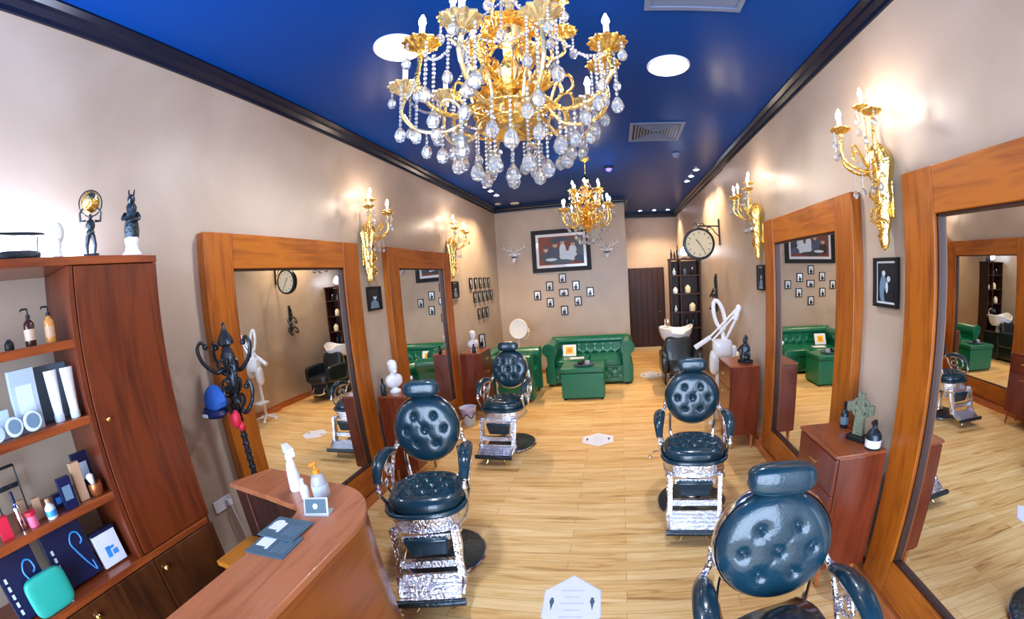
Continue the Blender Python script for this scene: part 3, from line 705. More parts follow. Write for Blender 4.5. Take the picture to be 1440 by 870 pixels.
# ------------------------------------------------------------------ pictures
def picture(name, label, loc, rz, W, Hh, fm='black', fwid=.02, mat_w=0, scene='portrait', group=None, frame_d=.025):
    t = thing(name, label, 'picture', loc, rz, group)
    b = MB(); h = Hh/2; g = W/2
    b.bb(-g, g, -frame_d, 0, h-fwid, h); b.bb(-g, g, -frame_d, 0, -h, -h+fwid); b.bb(-g, -g+fwid, -frame_d, 0, -h+fwid, h-fwid); b.bb(g-fwid, g, -frame_d, 0, -h+fwid, h-fwid)
    b.build('frame', fm, t, smooth=False, bev=.002)
    iw, ih = g-fwid-mat_w, h-fwid-mat_w
    if mat_w: MB().bb(-g+fwid, g-fwid, -.008, 0, -h+fwid, h-fwid).build('mat_board', 'gloss_white', t, smooth=False)
    b = MB(); b.m = 0; y = -.010
    b.bb(-iw, iw, y, -.001, -ih, ih)
    def disc(x, z, rx, rz_, m, dy):
        b.m = m; n = 18; yy = y-.0006*dy
        pts = [(max(-iw, min(iw, x+rx*cos(2*pi*i/n))), max(-ih, min(ih, z+rz_*sin(2*pi*i/n)))) for i in range(n)]
        vs = [(p[0], yy, p[1]) for p in pts]; b.add(vs, [tuple(range(n))])
    if scene == 'portrait':
        b_m = ['photoD', 'photoL', 'photoM']
        disc(.0, -ih*.9, iw*.75, ih*.75, 2, 1); disc(iw*.1, ih*.15, iw*.3, ih*.28, 1, 2); disc(iw*.1, ih*.32, iw*.3, ih*.16, 0, 3)
    elif scene == 'couple':
        b_m = ['photoD', 'photoL', 'photoM']
        disc(-iw*.35, -ih*.35, iw*.42, ih*.75, 2, 1); disc(-iw*.3, ih*.48, iw*.2, ih*.14, 1, 2); disc(iw*.3, -ih*.62, iw*.55, ih*.5, 0, 3)
        disc(iw*.28, ih*.18, iw*.2, ih*.15, 1, 4); disc(iw*.1, -ih*.25, iw*.14, ih*.3, 1, 5)
    elif scene == 'small':
        b_m = ['gloss_white', 'photoD', 'photoM']
        disc(-iw*.1, -ih*.5, iw*.65, ih*.5, 1, 1); disc(iw*.1, ih*.2, iw*.3, ih*.32, 2, 2)
    else:
        b_m = ['redpaint', 'plum', 'photoD', 'paler', 'flesh']
        for q in ((.78, .1, .34, .95, 2), (-.05, .75, .5, .18, 2), (-.30, -.30, .30, .62, 1), (-.26, .40, .10, .20, 4), (-.26, .54, .11, .10, 2), (-.68, -.45, .22, .42, 2),
                  (-.68, .10, .10, .20, 4), (-.68, .24, .11, .09, 1), (.08, -.05, .15, .55, 3), (.08, .58, .09, .18, 4), (.08, .70, .10, .09, 2), (.32, -.42, .40, .38, 3),
                  (.52, .02, .17, .34, 3), (.54, .44, .09, .17, 4), (.54, .56, .10, .09, 2), (-.02, -.80, .55, .16, 2), (-.45, -.62, .26, .10, 3), (.80, -.60, .22, .25, 1)):
            disc(iw*q[0], ih*q[1], iw*q[2], ih*q[3], q[4], (b.mi and len(b.f)-5))
    b.build('print', b_m, t, smooth=False)
    return t
picture('framed_painting', 'large black-framed painting of figures above the sofa', (-1.08, YB-.003, 2.535), 0, 1.20, .86, 'black', .085, .055, 'painting', frame_d=.045)
g9 = 'nine small framed photographs in a diamond below the painting'
for x, z, nm in ((-1.085, 1.965, 'top'), (-1.359, 1.822, 'upper left'), (-.817, 1.804, 'upper right'), (-1.623, 1.648, 'leftmost'), (-1.073, 1.674, 'centre'), (-.534, 1.658, 'rightmost'), (-1.366, 1.486, 'lower left'), (-.792, 1.483, 'lower right'), (-1.081, 1.308, 'bottom')):
    c = nm == 'centre'
    picture('small_photo', 'small framed photo on the back wall, %s of the diamond' % nm, (x, YB-.003, z), 0, .19 if c else .145, .15 if c else .185, 'black', .018, 0, 'small', g9, .018)
g13 = 'thirteen tiny framed cards on the left wall near the corner'
for row, (z, y0, y1, n) in enumerate(((1.98, 6.50, 7.48, 5), (1.738, 6.66, 7.60, 5), (1.437, 6.81, 7.255, 3))):
    for k in range(n):
        pos = ['first', 'second', 'third', 'fourth', 'fifth'][k]
        picture('wall_card', 'tiny dark-framed card on the left wall, %s row, %s from the mirror side' % (['top', 'middle', 'bottom'][row], pos), (WL+.003, y0+(y1-y0)*k/(n-1), z), 90, .13, .19, 'black', .02, 0, 'small', g13, .018)
picture('framed_photo', 'black-framed photo of two people below the nearest right sconce', (WR-.003, 2.074, 1.867), -90, .235, .285, 'black', .02, .012, 'couple')
picture('framed_photo', 'small framed photo below the farther right sconce', (WR-.003, 4.24, 1.87), -90, .21, .27, 'black', .018, .01, 'portrait')
picture('framed_photo', 'small framed photo below the nearest left sconce', (WL+.003, 3.61, 1.90), 90, .25, .24, 'black', .02, 0, 'portrait')
picture('framed_photo', 'small framed photo below the farther left sconce', (WL+.003, 5.80, 1.90), 90, .24, .25, 'black', .02, .01, 'portrait')
# deer heads
def deer(label, loc):
    t = thing('deer_head', label, 'wall ornament', loc, 0, 'white deer heads either side of the painting')
    b = MB(); b.ell((0, -.05, -.02), (.06, .05, .085), 16, 10); b.ell((0, -.10, -.10), (.042, .06, .055), 14, 10); b.ell((0, -.14, -.125), (.028, .03, .03), 10, 8)
    for s in (-1, 1): b.ell((s*.085, -.04, .03), (.05, .015, .022), 10, 6, X=RY(0))
    b.build('head', 'gloss_white', t)
    MB().ell((0, -.095, -.03), (.062, .03, .014), 12, 6, .6).build('face_band', 'black', t)
    for s in (-1, 1):
        b = MB(); b.tube(spline([(s*.02, -.04, .05), (s*.07, -.05, .10), (s*.15, -.05, .12), (s*.21, -.06, .18), (s*.22, -.07, .25)], 5), [.012]*8+[.010]*8+[.006]*5, 8)
        for q, e in (((s*.07, -.05, .10), (s*.06, -.07, .19)), ((s*.13, -.05, .115), (s*.12, -.07, .21)), ((s*.19, -.055, .15), (s*.27, -.06, .17))): b.tube([q, e], [.009, .004], 6)
        b.build('antler', 'gloss_white', t)
    return t
d1 = deer('white deer head with antlers, left of the painting', (-2.04, YB-.004, 2.49))
d2 = dup(d1, 'white deer head with antlers, right of the painting', (-.15, YB-.004, 2.47))
# ------------------------------------------------------------------ ceiling fixtures
def ceil_disc(label, x, y):
    t = thing('ceiling_light', label, 'ceiling light', (x, y, H), 0, 'two round recessed ceiling lights')
    MB().lathe([(.15, -.018), (.16, -.010), (.16, 0), (.135, 0), (.135, -.012), (.15, -.018)], 40).build('trim_ring', 'white', t)
    MB().lathe([(0, -.014), (.136, -.014), (.136, -.008), (0, -.008)], 36).build('diffuser', 'led', t)
    light('ceiling_lamp', 'SPOT', (0, 0, -.03), 78, (.84, .91, 1), .12, parent=t, spot=150)
    return t
ceil_disc('round glowing ceiling light left of the large chandelier', -1.257, 2.168)
ceil_disc('round glowing ceiling light right of the large chandelier', .484, 2.862)
def spots(pre, pts, grp):
    for (x, y), nm in zip(pts, ('nearest', 'middle', 'farthest') if pre != 'alcove' else ('leftmost', 'middle', 'rightmost')):
        t = thing('spotlight', '%s of the three small ceiling spots %s' % (nm, grp), 'spotlight', (x, y, H), 0, 'ceiling spots '+grp)
        MB().lathe([(.045, -.02), (.055, -.012), (.055, 0), (.04, 0), (.04, -.012), (.045, -.02)], 20).build('housing', 'chrome', t)
        MB().lathe([(0, -.018), (.04, -.018), (.04, -.012), (0, -.012)], 18).build('lens', 'spot', t)
        light('spot_lamp', 'SPOT', (0, 0, -.03), 62 if pre != 'alcove' else 45, (1, .74, .46), .04, parent=t, spot=110)
spots('left', ((-1.953, 6.144), (-1.974, 6.47), (-1.985, 6.836)), 'near the back left corner')
spots('right', ((1.289, 5.988), (1.287, 6.387), (1.278, 6.732)), 'over the display shelf')
spots('alcove', ((.664, 9.70), (1.0, 9.70), (1.325, 9.70)), 'over the dark door')
def vent(label, x, y, s, n, light_m):
    t = thing('ceiling_vent', label, 'ceiling vent', (x, y, H), 0)
    b = MB(); e = s/2
    for q in ((-e, e, -e, -e+.035), (-e, e, e-.035, e), (-e, -e+.035, -e+.035, e-.035), (e-.035, e, -e+.035, e-.035)): b.bb(*q, -.015, 0)
    b.build('vent_frame', light_m, t, smooth=False, bev=.003)
    MB().bb(-e+.03, e-.03, -e+.03, e-.03, -.006, -.001).build('backing', 'crown' if n else light_m, t, smooth=False)
    if n:
        b = MB(); w_ = e-.05
        for k in range(n):
            q = w_*(k+1)/(n+.5)
            for a in range(4): b.box((0, -q, -.010), (2*q, .014, .006), RZ(90*a))
        b.build('louvre', 'ventL', t, smooth=False)
    return t
vent('square louvred ceiling vent beyond the right ceiling light', .52, 4.33, .57, 7, 'ventL')
vent('plain square ceiling panel above the right ceiling light, cut by the photo top', .545, 1.865, .57, 0, 'vent')
sd = thing('smoke_detector', 'round smoke detector on the ceiling behind the louvred vent', 'smoke detector', (.873, 5.20, H))
MB().lathe([(0, -.045), (.035, -.045), (.055, -.02), (.06, 0), (0, 0)], 24).build('detector_body', 'vent', sd)
cmr = thing('dome_camera', 'small dome device glowing blue on the ceiling near the far chandelier', 'dome camera', (-.013, 5.70, H))
MB().lathe([(.06, 0), (.06, -.02), (.05, -.03)], 24).build('housing', 'black', cmr)
MB().ell((0, 0, -.03), (.045, .045, .04)).build('dome', 'blueled', cmr)
for x, y, r, lb in ((-2.20, 7.65, .06, 'small white disc on the ceiling in the back left corner'), (-1.886, 7.76, .09, 'flat white ceiling fitting just above the back wall on the left')):
    tag(MB().lathe([(0, -.02), (r*.9, -.02), (r, -.008), (r, 0), (0, 0)], 24).build('ceiling_disc', 'cream', loc=(x, y, H)), lb, 'ceiling fitting')
# ------------------------------------------------------------------ crystals, chandeliers, sconces
def strand_mesh(L, bead, drop, seg=None):
    b = MB(); z = 0; n = max(1, int((L-drop*2.6)/(bead*2.1)))
    for k in range(n):
        b.ell((0, 0, -bead*(1+2.1*k)), (bead*.8, bead*.8, bead), 6, 4)
    z = -n*bead*2.1
    b.lathe([(0, z-drop*2.5), (drop*.62, z-drop*2.2), (drop*.92, z-drop*1.5), (drop*.70, z-drop*.75), (drop*.2, z-drop*.1), (0, z)][::1], 8)
    return b
SM = {}
def strand(par, p, L, bead=.008, drop=.022, name='crystal_strand', m='crystal'):
    k = (round(L, 2), bead, drop)
    if k not in SM:
        o = strand_mesh(L, bead, drop).build(name, m, par, smooth=False); SM[k] = o.data
    else:
        o = bpy.data.objects.new(name, SM[k]); C.objects.link(o); o.parent = par
    o.location = p; return o
def drape(par, p0, p1, sag, bead=.008):
    b = MB(); P0, P1 = Vector(p0), Vector(p1); L = (P1-P0).length+sag*.8; n = int(L/(bead*2.2))
    for i in range(n+1):
        t = i/n; q = P0.lerp(P1, t); b.ell((q.x, q.y, q.z-sag*4*t*(1-t)), (bead*.8,)*3, 6, 4)
    return b.build('crystal_garland', 'crystal', par, smooth=False)
def cup(b, c, r):
    b.lathe([(0, -r*.75), (r*.18, -r*.7), (r*.2, -r*.35), (r*.55, -r*.2), (r, .12*r), (r*1.02, .2*r), (r*.5, 0), (0, -.02*r)], 48, T(*c), .085, 12)
def candle(arm, c, h, r=.011):
    k = MB().lathe([(r*1.5, 0), (r*1.2, r), (r, r*1.2), (r, h), (0, h)], 12, T(*c)).build('candle', 'candle', arm)
    MB().lathe([(r*.6, h), (r*1.35, h+r*1.5), (r*1.0, h+r*3), (r*.3, h+r*4.6), (0, h+r*4.9)], 8, T(*c)).build('flame_bulb', 'bulb', arm)
def make_chandelier(label, loc, Rl=.40, nl=10, nu=5, rich=True, sc=1.0):
    t = thing('chandelier', label, 'chandelier', loc, 0)    # origin: centre of the hub, z=0 at the lower hub
    rod = H-loc[2]
    b = MB(); b.lathe([(0, rod), (.07, rod), (.06, rod-.03), (.02, rod-.05), (.0, rod-.055)][::-1], 24); b.build('canopy', 'gold', t)
    b = MB(); n = int((rod-.62)/.035); b.tube([(0, 0, rod-.05), (0, 0, .60)], .006, 6)
    for k in range(max(0, n)): b.ell((0, 0, .62+k*.035), (.011, .006, .016), 6, 4)
    b.build('chain', 'gold', t)
    b = MB(); b.lathe([(0, -.16), (.02, -.15), (.035, -.12), (.015, -.09), (.06, -.05), (.085, 0), (.05, .04), (.022, .07), (.05, .13), (.06, .17), (.03, .22), (.02, .28), (.045, .33), (.055, .37), (.025, .41), (.018, .5), (.04, .55), (.02, .60), (.006, .63), (0, .64)], 20, None, .06, 8); b.build('centre_column', 'amber' if rich else 'gold', t)
    for z_, r_ in ((.05, .13), (.375, .12), (-.085, .115)): MB().lathe([(.02, .02), (r_*.78, 0), (r_, .02), (r_*.78, .035), (.02, .03)], 28, T(0, 0, z_), .06, 14).build('bobeche_dish', 'gold', t)
    tips = []
    for k in range(nl):
        a = 2*pi*k/nl+.2; X = RZ(math.degrees(a)); e = Rl*(1 if k % 2 else .88); up_ = .14+(.0 if k % 2 else .05)
        P = [X @ Vector(p) for p in ((.05, 0, .0), (.13, 0, .02), (e*.55, 0, -.06), (e*.85, 0, -.05), (e*1.02, 0, .03), (e, 0, up_-.05))]
        b = MB(); b.tube(spline(P, 6), .0085, 8)
        P2 = [X @ Vector(p) for p in ((e*.42, 0, -.03), (e*.5, 0, .05), (e*.62, 0, .07), (e*.66, 0, .02), (e*.6, 0, .0))]
        b.tube(spline(P2, 5), .006, 6)
        c = X @ Vector((e, 0, up_)); cup(b, c, .066); arm = b.build('arm', 'amber' if rich and k % 3 else 'gold', t)
        candle(arm, c, .085); tips.append((c, a, e))
    for k in range(nu):
        a = 2*pi*k/nu+.5; X = RZ(math.degrees(a)); e = Rl*.55
        P = [X @ Vector(p) for p in ((.03, 0, .30), (.09, 0, .33), (e*.7, 0, .26), (e, 0, .30), (e, 0, .36))]
        b = MB(); b.tube(spline(P, 6), .0075, 8); c = X @ Vector((e, 0, .40)); cup(b, c, .060); arm = b.build('upper_arm', 'gold', t); candle(arm, c, .08)
        strand(t, X @ Vector((e+.045, 0, .40)), .13); strand(t, X @ Vector((e-.04, .02, .39)), .2)
    # scroll leaves
    b = MB()
    for k in range(8):
        X = RZ(45*k+10)
        b.tube([X @ v for v in spline([Vector(p) for p in ((.03, 0, .10), (.12, 0, .16), (.17, 0, .25), (.13, 0, .30), (.09, 0, .26), (.12, 0, .23))], 5)], .007, 6, 2.6)
        b.tube([X @ v for v in spline([Vector(p) for p in ((.05, 0, -.03), (.14, 0, .0), (.20, 0, .07), (.18, 0, .12), (.14, 0, .09))], 5)], .007, 6, 2.6)
    b.build('scroll_leaves', 'gold', t)
    # crystals
    for k, (c, a, e) in enumerate(tips):
        X = RZ(math.degrees(a))
        strand(t, c+X @ Vector((.052, 0, .0)), .09 if k % 2 else .12, .007, .02)
        if rich:
            strand(t, c+X @ Vector((.0, .048, -.005)), .26, .0085, .026)
            strand(t, c+X @ Vector((-.01, -.048, -.005)), .20, .007, .020)
        strand(t, c+X @ Vector((-.05, 0, -.02)), .24 if k % 2 else .30, .0085, .026)
        if rich: strand(t, X @ Vector((e*.62, .03, -.05)), .17, .0085, .027); strand(t, X @ Vector((e*.80, -.03, -.045)), .13, .0085, .025)
        nx = tips[(k+1) % len(tips)][0]
        if rich or k % 2: drape(t, c+Vector((0, 0, -.02)), nx+Vector((0, 0, -.02)), .07)
        if k % 2 == 0: drape(t, (0.03*cos(a), .03*sin(a), .52), c+Vector((0, 0, .0)), .03)
    nb = 14 if rich else 12
    for k in range(nb):
        a = 2*pi*k/nb; q = Rl*.52 if k % 2 else Rl*.32
        strand(t, (q*cos(a), q*sin(a), -.05 if k % 2 else -.07), .19 if k % 2 else .24, .0085, .031)
    if rich:
        for q_, z_ in ((.52, -.045), (.32, -.065)): MB().tube([(Rl*q_*cos(2*pi*i/40), Rl*q_*sin(2*pi*i/40), z_) for i in range(40)], .006, 6, 1, True).build('crystal_ring', 'gold', t)
    strand(t, (0, 0, -.15), .17, .011, .034)
    light('chandelier_glow', 'POINT', (0, 0, .24), 4 if rich else 24, (1, .76, .50), .03, parent=t)
    return t
make_chandelier('large gold and crystal chandelier at the top of the view', (-.365, 1.50, 2.61), .425, 10, 6, True)
cf = make_chandelier('smaller-looking far chandelier hanging before the painting', (-.32, 5.2, 2.66), .34, 9, 6, False)
def make_sconce(label, loc, rz):
    """faces -Y, origin on the wall at the bottom tip"""
    t = thing('wall_sconce', label, 'wall sconce', loc, rz, 'gold crystal candle sconces above the small photos')
    b = MB(); b.lathe([(0, 0), (.02, .02), (.03, .06), (.025, .09), (.045, .16), (.04, .22), (.055, .30), (.05, .36), (.07, .44), (.085, .50), (.06, .56), (.03, .60), (0, .62)], 20, T(0, -.06, 0), .12, 7)
    for k in range(7): b.tube(spline([(0, -.10, .08+k*.065), ((-1)**k*.05, -.11, .11+k*.065), ((-1)**k*.07, -.09, .15+k*.065), ((-1)**k*.035, -.10, .17+k*.065)], 4), .009, 6)
    b.build('column', 'gold', t)
    MB().bb(-.04, .04, -.02, 0, .18, .5).build('backplate', 'gold', t, bev=.01)
    for x, y, z, k in ((-.17, -.20, .72, 0), (.17, -.20, .72, 1), (0, -.30, .66, 2), (-.02, -.12, .82, 3)):
        b = MB(); b.tube(spline([(0, -.07, .46), (x*.5, y*.5-.03, .44), (x*.95, y, .50+(z-.66)*.3), (x, y, z-.05)], 6), .010, 8)
        b.tube(spline([(x*.4, y*.5, .48), (x*.6, y*.7, .58), (x*.75, y*.8, .56), (x*.6, y*.75, .52)], 5), .007, 6)
        cup(b, (x, y, z), .055); arm = b.build('arm', 'gold', t); candle(arm, (x, y, z), .075)
        strand(t, (x+.045*(1 if x > 0 else -1), y-.02, z-.005), .10, .007, .018, m='crystal')
        strand(t, (x*.9, y-.045, z-.01), .17, .007, .020)
    for x in (-.12, -.04, .05, .13): strand(t, (x, -.16, .50), .20, .007, .020)
    light('sconce_glow', 'POINT', (0, -.36, .84), 2.6, (1, .80, .58), .02, parent=t)
    return t
s1 = make_sconce('nearest gold candle sconce on the right wall', (WR-.002, 2.02, 2.045), -90)
dup(s1, 'farther gold candle sconce on the right wall', (WR-.002, 4.16, 2.05), -90)
dup(s1, 'nearest gold candle sconce on the left wall', (WL+.002, 3.50, 2.045), 90)
dup(s1, 'farther gold candle sconce on the left wall', (WL+.002, 5.64, 2.06), 90)
# ------------------------------------------------------------------ coat stand
cs = thing('coat_stand', 'ornate dark metal coat stand with curled hooks left of the mirror', 'coat stand', (-2.22, 1.615, 0), 0)
b = MB(); b.lathe([(.09, 0), (.09, .02), (.05, .05), (.022, .10)], 20); b.build('base', 'iron', cs)
b = MB(); b.cyl((0, 0, .08), (0, 0, 1.40), .018, .018, 12)
for k in range(24): b.ell((0, -.0, .15+k*.05), (.026, .026, .012), 10, 6)
b.build('pole', 'iron', cs)
b = MB(); b.lathe([(.018, 1.38), (.03, 1.41), (.018, 1.45), (.034, 1.50), (.030, 1.56), (.02, 1.60), (.036, 1.645), (.04, 1.69), (.028, 1.72), (.022, 1.74), (.045, 1.755), (.046, 1.77), (.034, 1.80), (.018, 1.83), (.008, 1.855), (.012, 1.87), (0, 1.885)], 16, None, .16, 5)
for k in range(5):
    a = 72*k+20
    for z in (1.40, 1.50, 1.62): b.tube([RZ(a+z*90) @ v for v in spline([Vector(p) for p in ((.018, 0, z-.04), (.055, 0, z-.01), (.058, 0, z+.035), (.032, 0, z+.05), (.028, 0, z+.025))], 4)], .008, 6)
for k in range(9): b.ell((.042*cos(k*.7), .042*sin(k*.7), 1.765), (.008, .008, .012), 8, 6)
b.build('finial', 'iron', cs)
for k, (a, z, ln) in enumerate(((-100, 1.62, .17), (-165, 1.60, .10), (2, 1.62, .20), (-25, 1.50, .13), (-60, 1.36, .13), (20, 1.36, .12))):
    b = MB(); P = [RZ(a) @ Vector(p) for p in ((.03, 0, z), (ln*.5, 0, z-.015), (ln*.95, 0, z+.05), (ln*1.1, 0, z+.13), (ln*.95, 0, z+.17), (ln*.8, 0, z+.14))]
    b.tube(spline(P, 6), [.014]*10+[.012]*10+[.010]*11, 8); b.ell(tuple(P[-1]), (.018,)*3); b.build('hook', 'iron', cs)
cpz = thing('peaked_hat', 'blue peaked cap hanging on the coat stand, above a red cloth', 'hat', (-2.235, 1.475, 1.465), 0)
b = MB(); b.lathe([(.0, -.075), (.085, -.072), (.108, -.05), (.108, -.01), (.094, .03), (.066, .062), (.03, .078), (0, .08)], 22, Matrix.Diagonal((.9, .5, 1, 1)) @ RY(-22), .03, 6); b.build('hat_crown', 'cloth', cpz)
b = MB(); b.lathe([(0, -.012), (.07, -.014), (.088, 0), (.07, .014), (0, .012)], 22, T(.005, -.02, -.068) @ RY(8) @ Matrix.Diagonal((1, .85, 1.6, 1))); b.build('hat_brim', 'navy', cpz)
b = MB(); b.box((.01, -.097, -.07), (.05, .004, .018)); b.build('white_tag', 'paler', cpz, smooth=False)
b = MB(); b.ell((0, 0, 0), (.04, .03, .055), 14, 10); b.ell((.015, .02, -.05), (.025, .02, .03)); tag(b.build('red_cloth', 'red', loc=(-2.17, 1.545, 1.33)), 'small red cloth hanging on the coat stand beside the blue cap', 'cloth')
# socket and cable
so = thing('wall_socket', 'white double wall socket with a plugged lead between bookcase and desk', 'socket', (WL+.002, 1.45, .79), 90)
b = MB(); b.bb(-.075, .075, -.012, 0, -.04, .04); b.build('socket_plate', 'gloss_white', so, bev=.004)
b = MB(); b.bb(.02, .055, -.045, -.012, -.02, .02); b.build('plug', 'gloss_white', so, bev=.004)
b = MB(); b.tube(spline([(.037, -.04, -.02), (.037, -.06, -.12), (.05, -.05, -.28), (.0, -.04, -.42), (-.06, -.04, -.5)], 6), .005, 6); b.build('lead', 'gloss_white', so)
# ------------------------------------------------------------------ things on the desk
def leaflet(label, x, y, rz, z):
    t = thing('price_leaflet', label, 'leaflet', (x, y, z), rz, 'grey leaflets fanned on the reception counter')
    MB().box((0, 0, .0025), (.20, .145, .005)).build('card', 'grey', t, smooth=False)
    b = MB(); b.box((-.055, .0, .0056), (.055, .045, .001)); b.lathe([(0, .005), (.03, .005), (.03, .0062), (0, .0062)], 16, T(-.055, .02, 0)); b.box((-.02, .0, .0056), (.014, .07, .001)); b.build('white_print', 'sticker', t, smooth=False)
    b = MB()
    for k in range(5): b.box((.02+.014*k, -.01, .0056), (.005, .08-.008*(k % 3), .001))
    b.build('print_lines', 'photoM', t, smooth=False); return t
leaflet('grey leaflet with white print on the counter, the one nearest the camera', -1.315, .935, 4, 1.0505)
leaflet('grey leaflet on the counter partly covered by the nearer leaflet', -1.345, 1.04, 2, 1.0505+.0060)
ch = thing('card_holder', 'clear card holder with a grey card on the counter bend', 'card holder', (-1.285, 1.19, 1.0505), 15)
X = T(0, 0, .04) @ RX(-25)
MB().box((0, 0, 0), (.12, .006, .075), X).build('stand', 'clearplastic', ch, smooth=False, bev=.002)
MB().box((0, -.005, 0), (.10, .002, .06), X).build('card', 'grey', ch, smooth=False)
MB().lathe([(0, 0), (.012, 0), (.012, .001), (0, .001)], 14, X @ T(0, -.007, 0) @ RX(90)).build('card_emblem', 'sticker', ch)
MB().box((0, .012, .003), (.12, .06, .006)).build('foot', 'clearplastic', ch, smooth=False)
sp = thing('spray_bottle', 'white trigger spray bottle on the desk counter', 'spray bottle', (-1.57, 1.365, 1.0505), 60)
MB().lathe([(.034, 0), (.036, .01), (.03, .09), (.022, .14), (.014, .155), (.014, .165)], 20).build('bottle_body', 'gloss_white', sp)
b = MB(); b.lathe([(.018, .165), (.018, .185), (.012, .19)], 14); b.box((0, -.03, .215), (.032, .12, .04)); b.box((0, -.10, .218), (.022, .03, .022)); b.tube([(0, -.055, .20), (0, -.075, .165), (0, -.07, .145)], .006); b.build('trigger_head', 'white', sp, bev=.006)
gl = thing('gel_bottle', 'clear sanitizer bottle with an orange cap on the counter bend', 'bottle', (-1.365, 1.325, 1.0505), 0)
MB().lathe([(.038, 0), (.04, .01), (.04, .08), (.028, .115), (.014, .125)], 20).build('bottle_body', 'clearplastic', gl)
b = MB(); b.lathe([(.016, .125), (.016, .145), (.006, .15), (.006, .17)], 12); b.ell((0, -.01, .175), (.016, .028, .008)); b.build('pump', 'orange', gl)
MB().lathe([(.0405, .02), (.041, .022), (.041, .07), (.0405, .072)], 20).build('paper_label', 'paler', gl)
bottle('tonic_bottle', 'short white bottle in front of the sanitizer bottle', 'gloss_white', (-1.45, 1.30, 1.0505), .022, .10, 'white')
# ------------------------------------------------------------------ things on the product shelves
def at(x, y, z): return (x, y, z+.0008)
# top of the bookcase
gs = thing('robed_statue', 'tall dark statue on a white base at the right end of the bookcase top', 'statue', at(-2.13, 1.035, 2.25), 60)
MB().lathe([(.05, 0), (.05, .012), (.036, .025), (.03, .05), (.036, .065), (.036, .08), (.03, .09)], 20).build('plinth', 'gloss_white', gs)
b = MB(); b.lathe([(.034, .085), (.037, .12), (.03, .17), (.024, .205), (.026, .23), (.014, .25)], 16, None, .06, 5)
b.ell((0, -.012, .262), (.02, .028, .024)); b.ell((0, -.04, .255), (.012, .018, .012)); b.tube([(-.010, .0, .28), (-.014, .004, .312)], [.005, .003], 6); b.tube([(.010, .0, .28), (.014, .004, .312)], [.005, .003], 6)
b.tube(spline([(.03, 0, .2), (.04, -.025, .17), (.0, -.04, .16)], 4), .009, 6); b.tube(spline([(-.03, 0, .2), (-.04, -.025, .17), (.0, -.04, .18)], 4), .009, 6)
b.build('figure', 'bronze', gs)
al = thing('globe_bearer_statue', 'dark figure holding up a gold globe on the bookcase top', 'statue', at(-2.13, .825, 2.25), 70)
MB().bb(-.035, .035, -.02, .02, 0, .014).build('plinth', 'bronze', al, bev=.002)
b = MB(); b.tube([(-.016, 0, .012), (-.018, .003, .05), (-.01, 0, .095)], [.006, .009, .012], 8); b.tube([(.016, 0, .012), (.020, .003, .05), (.01, 0, .095)], [.006, .009, .012], 8)
b.ell((0, 0, .105), (.019, .013, .018)); b.ell((0, 0, .137), (.022, .014, .028)); b.ell((0, -.006, .173), (.010, .010, .012))
for s in (-1, 1): b.tube([(s*.02, 0, .155), (s*.045, 0, .155), (s*.048, 0, .19), (s*.03, 0, .215)], [.007, .006, .005, .004], 8)
b.build('figure', 'bronze', al)
b = MB(); b.ell((0, 0, .237), (.043, .043, .048), 24, 16); b.build('globe', 'gold', al)
b = MB(); b.tube([(.052*cos(2*pi*i/32), 0, .232+.057*sin(2*pi*i/32)) for i in range(32)], .003, 6, 1, True); b.build('globe_ring', 'bronze', al)
hb = thing('white_head_bust', 'small white head bust on the bookcase top beside the globe figure', 'bust', at(-2.13, .67, 2.25), 70)
b = MB(); b.lathe([(.026, 0), (.024, .015), (.014, .03), (.016, .05), (.02, .06)], 16); b.ell((0, -.002, .10), (.03, .036, .045), 20, 14); b.ell((0, -.034, .095), (.007, .008, .012)); b.ell((0, -.028, .075), (.012, .01, .006)); b.ell((0, -.03, .105), (.02, .008, .006)); b.build('bust', 'gloss_white', hb)
bt = thing('model_boat', 'dark model boat with a canopy on thin posts, left end of the bookcase top', 'model', at(-2.15, .50, 2.25), 90)
MB().ell((0, 0, .02), (.10, .035, .018), 20, 8, .6).build('hull', 'bronze', bt)
b = MB(); b.ell((0, 0, .098), (.12, .04, .008), 20, 8, .6)
b.build('canopy', 'iron', bt)
for x in (-.09, .085): MB().cyl((x, 0, .02), (x, 0, .098), .003).build('post', 'iron', bt)
# LED strip glow source on top of the bookcase (visible white glow along the wall)
ls = thing('led_strip', 'glowing white light strip along the back of the bookcase top', 'light strip', (-2.38, .45, 2.2515))
MB().bb(-.012, .012, -.75, .42, 0, .012).build('strip_body', 'ledblue', ls, smooth=False)
# second shelf
bottle('pump_bottle', 'dark pump bottle on the upper shelf, left of the amber one', 'brownglass', at(-2.13, .515, 1.925), .023, .145, 'black', pump=True, lab='flesh')
bottle('amber_pump_bottle', 'amber bottle with black cap on the upper shelf', 'amberbottle', at(-2.13, .603, 1.925), .023, .145, 'black', pump=True, lab='tan')
bottle('wax_jar', 'small black jar at the left of the upper shelf', 'black', at(-2.12, .421, 1.925), .02, .035, 'black', cat='jar')
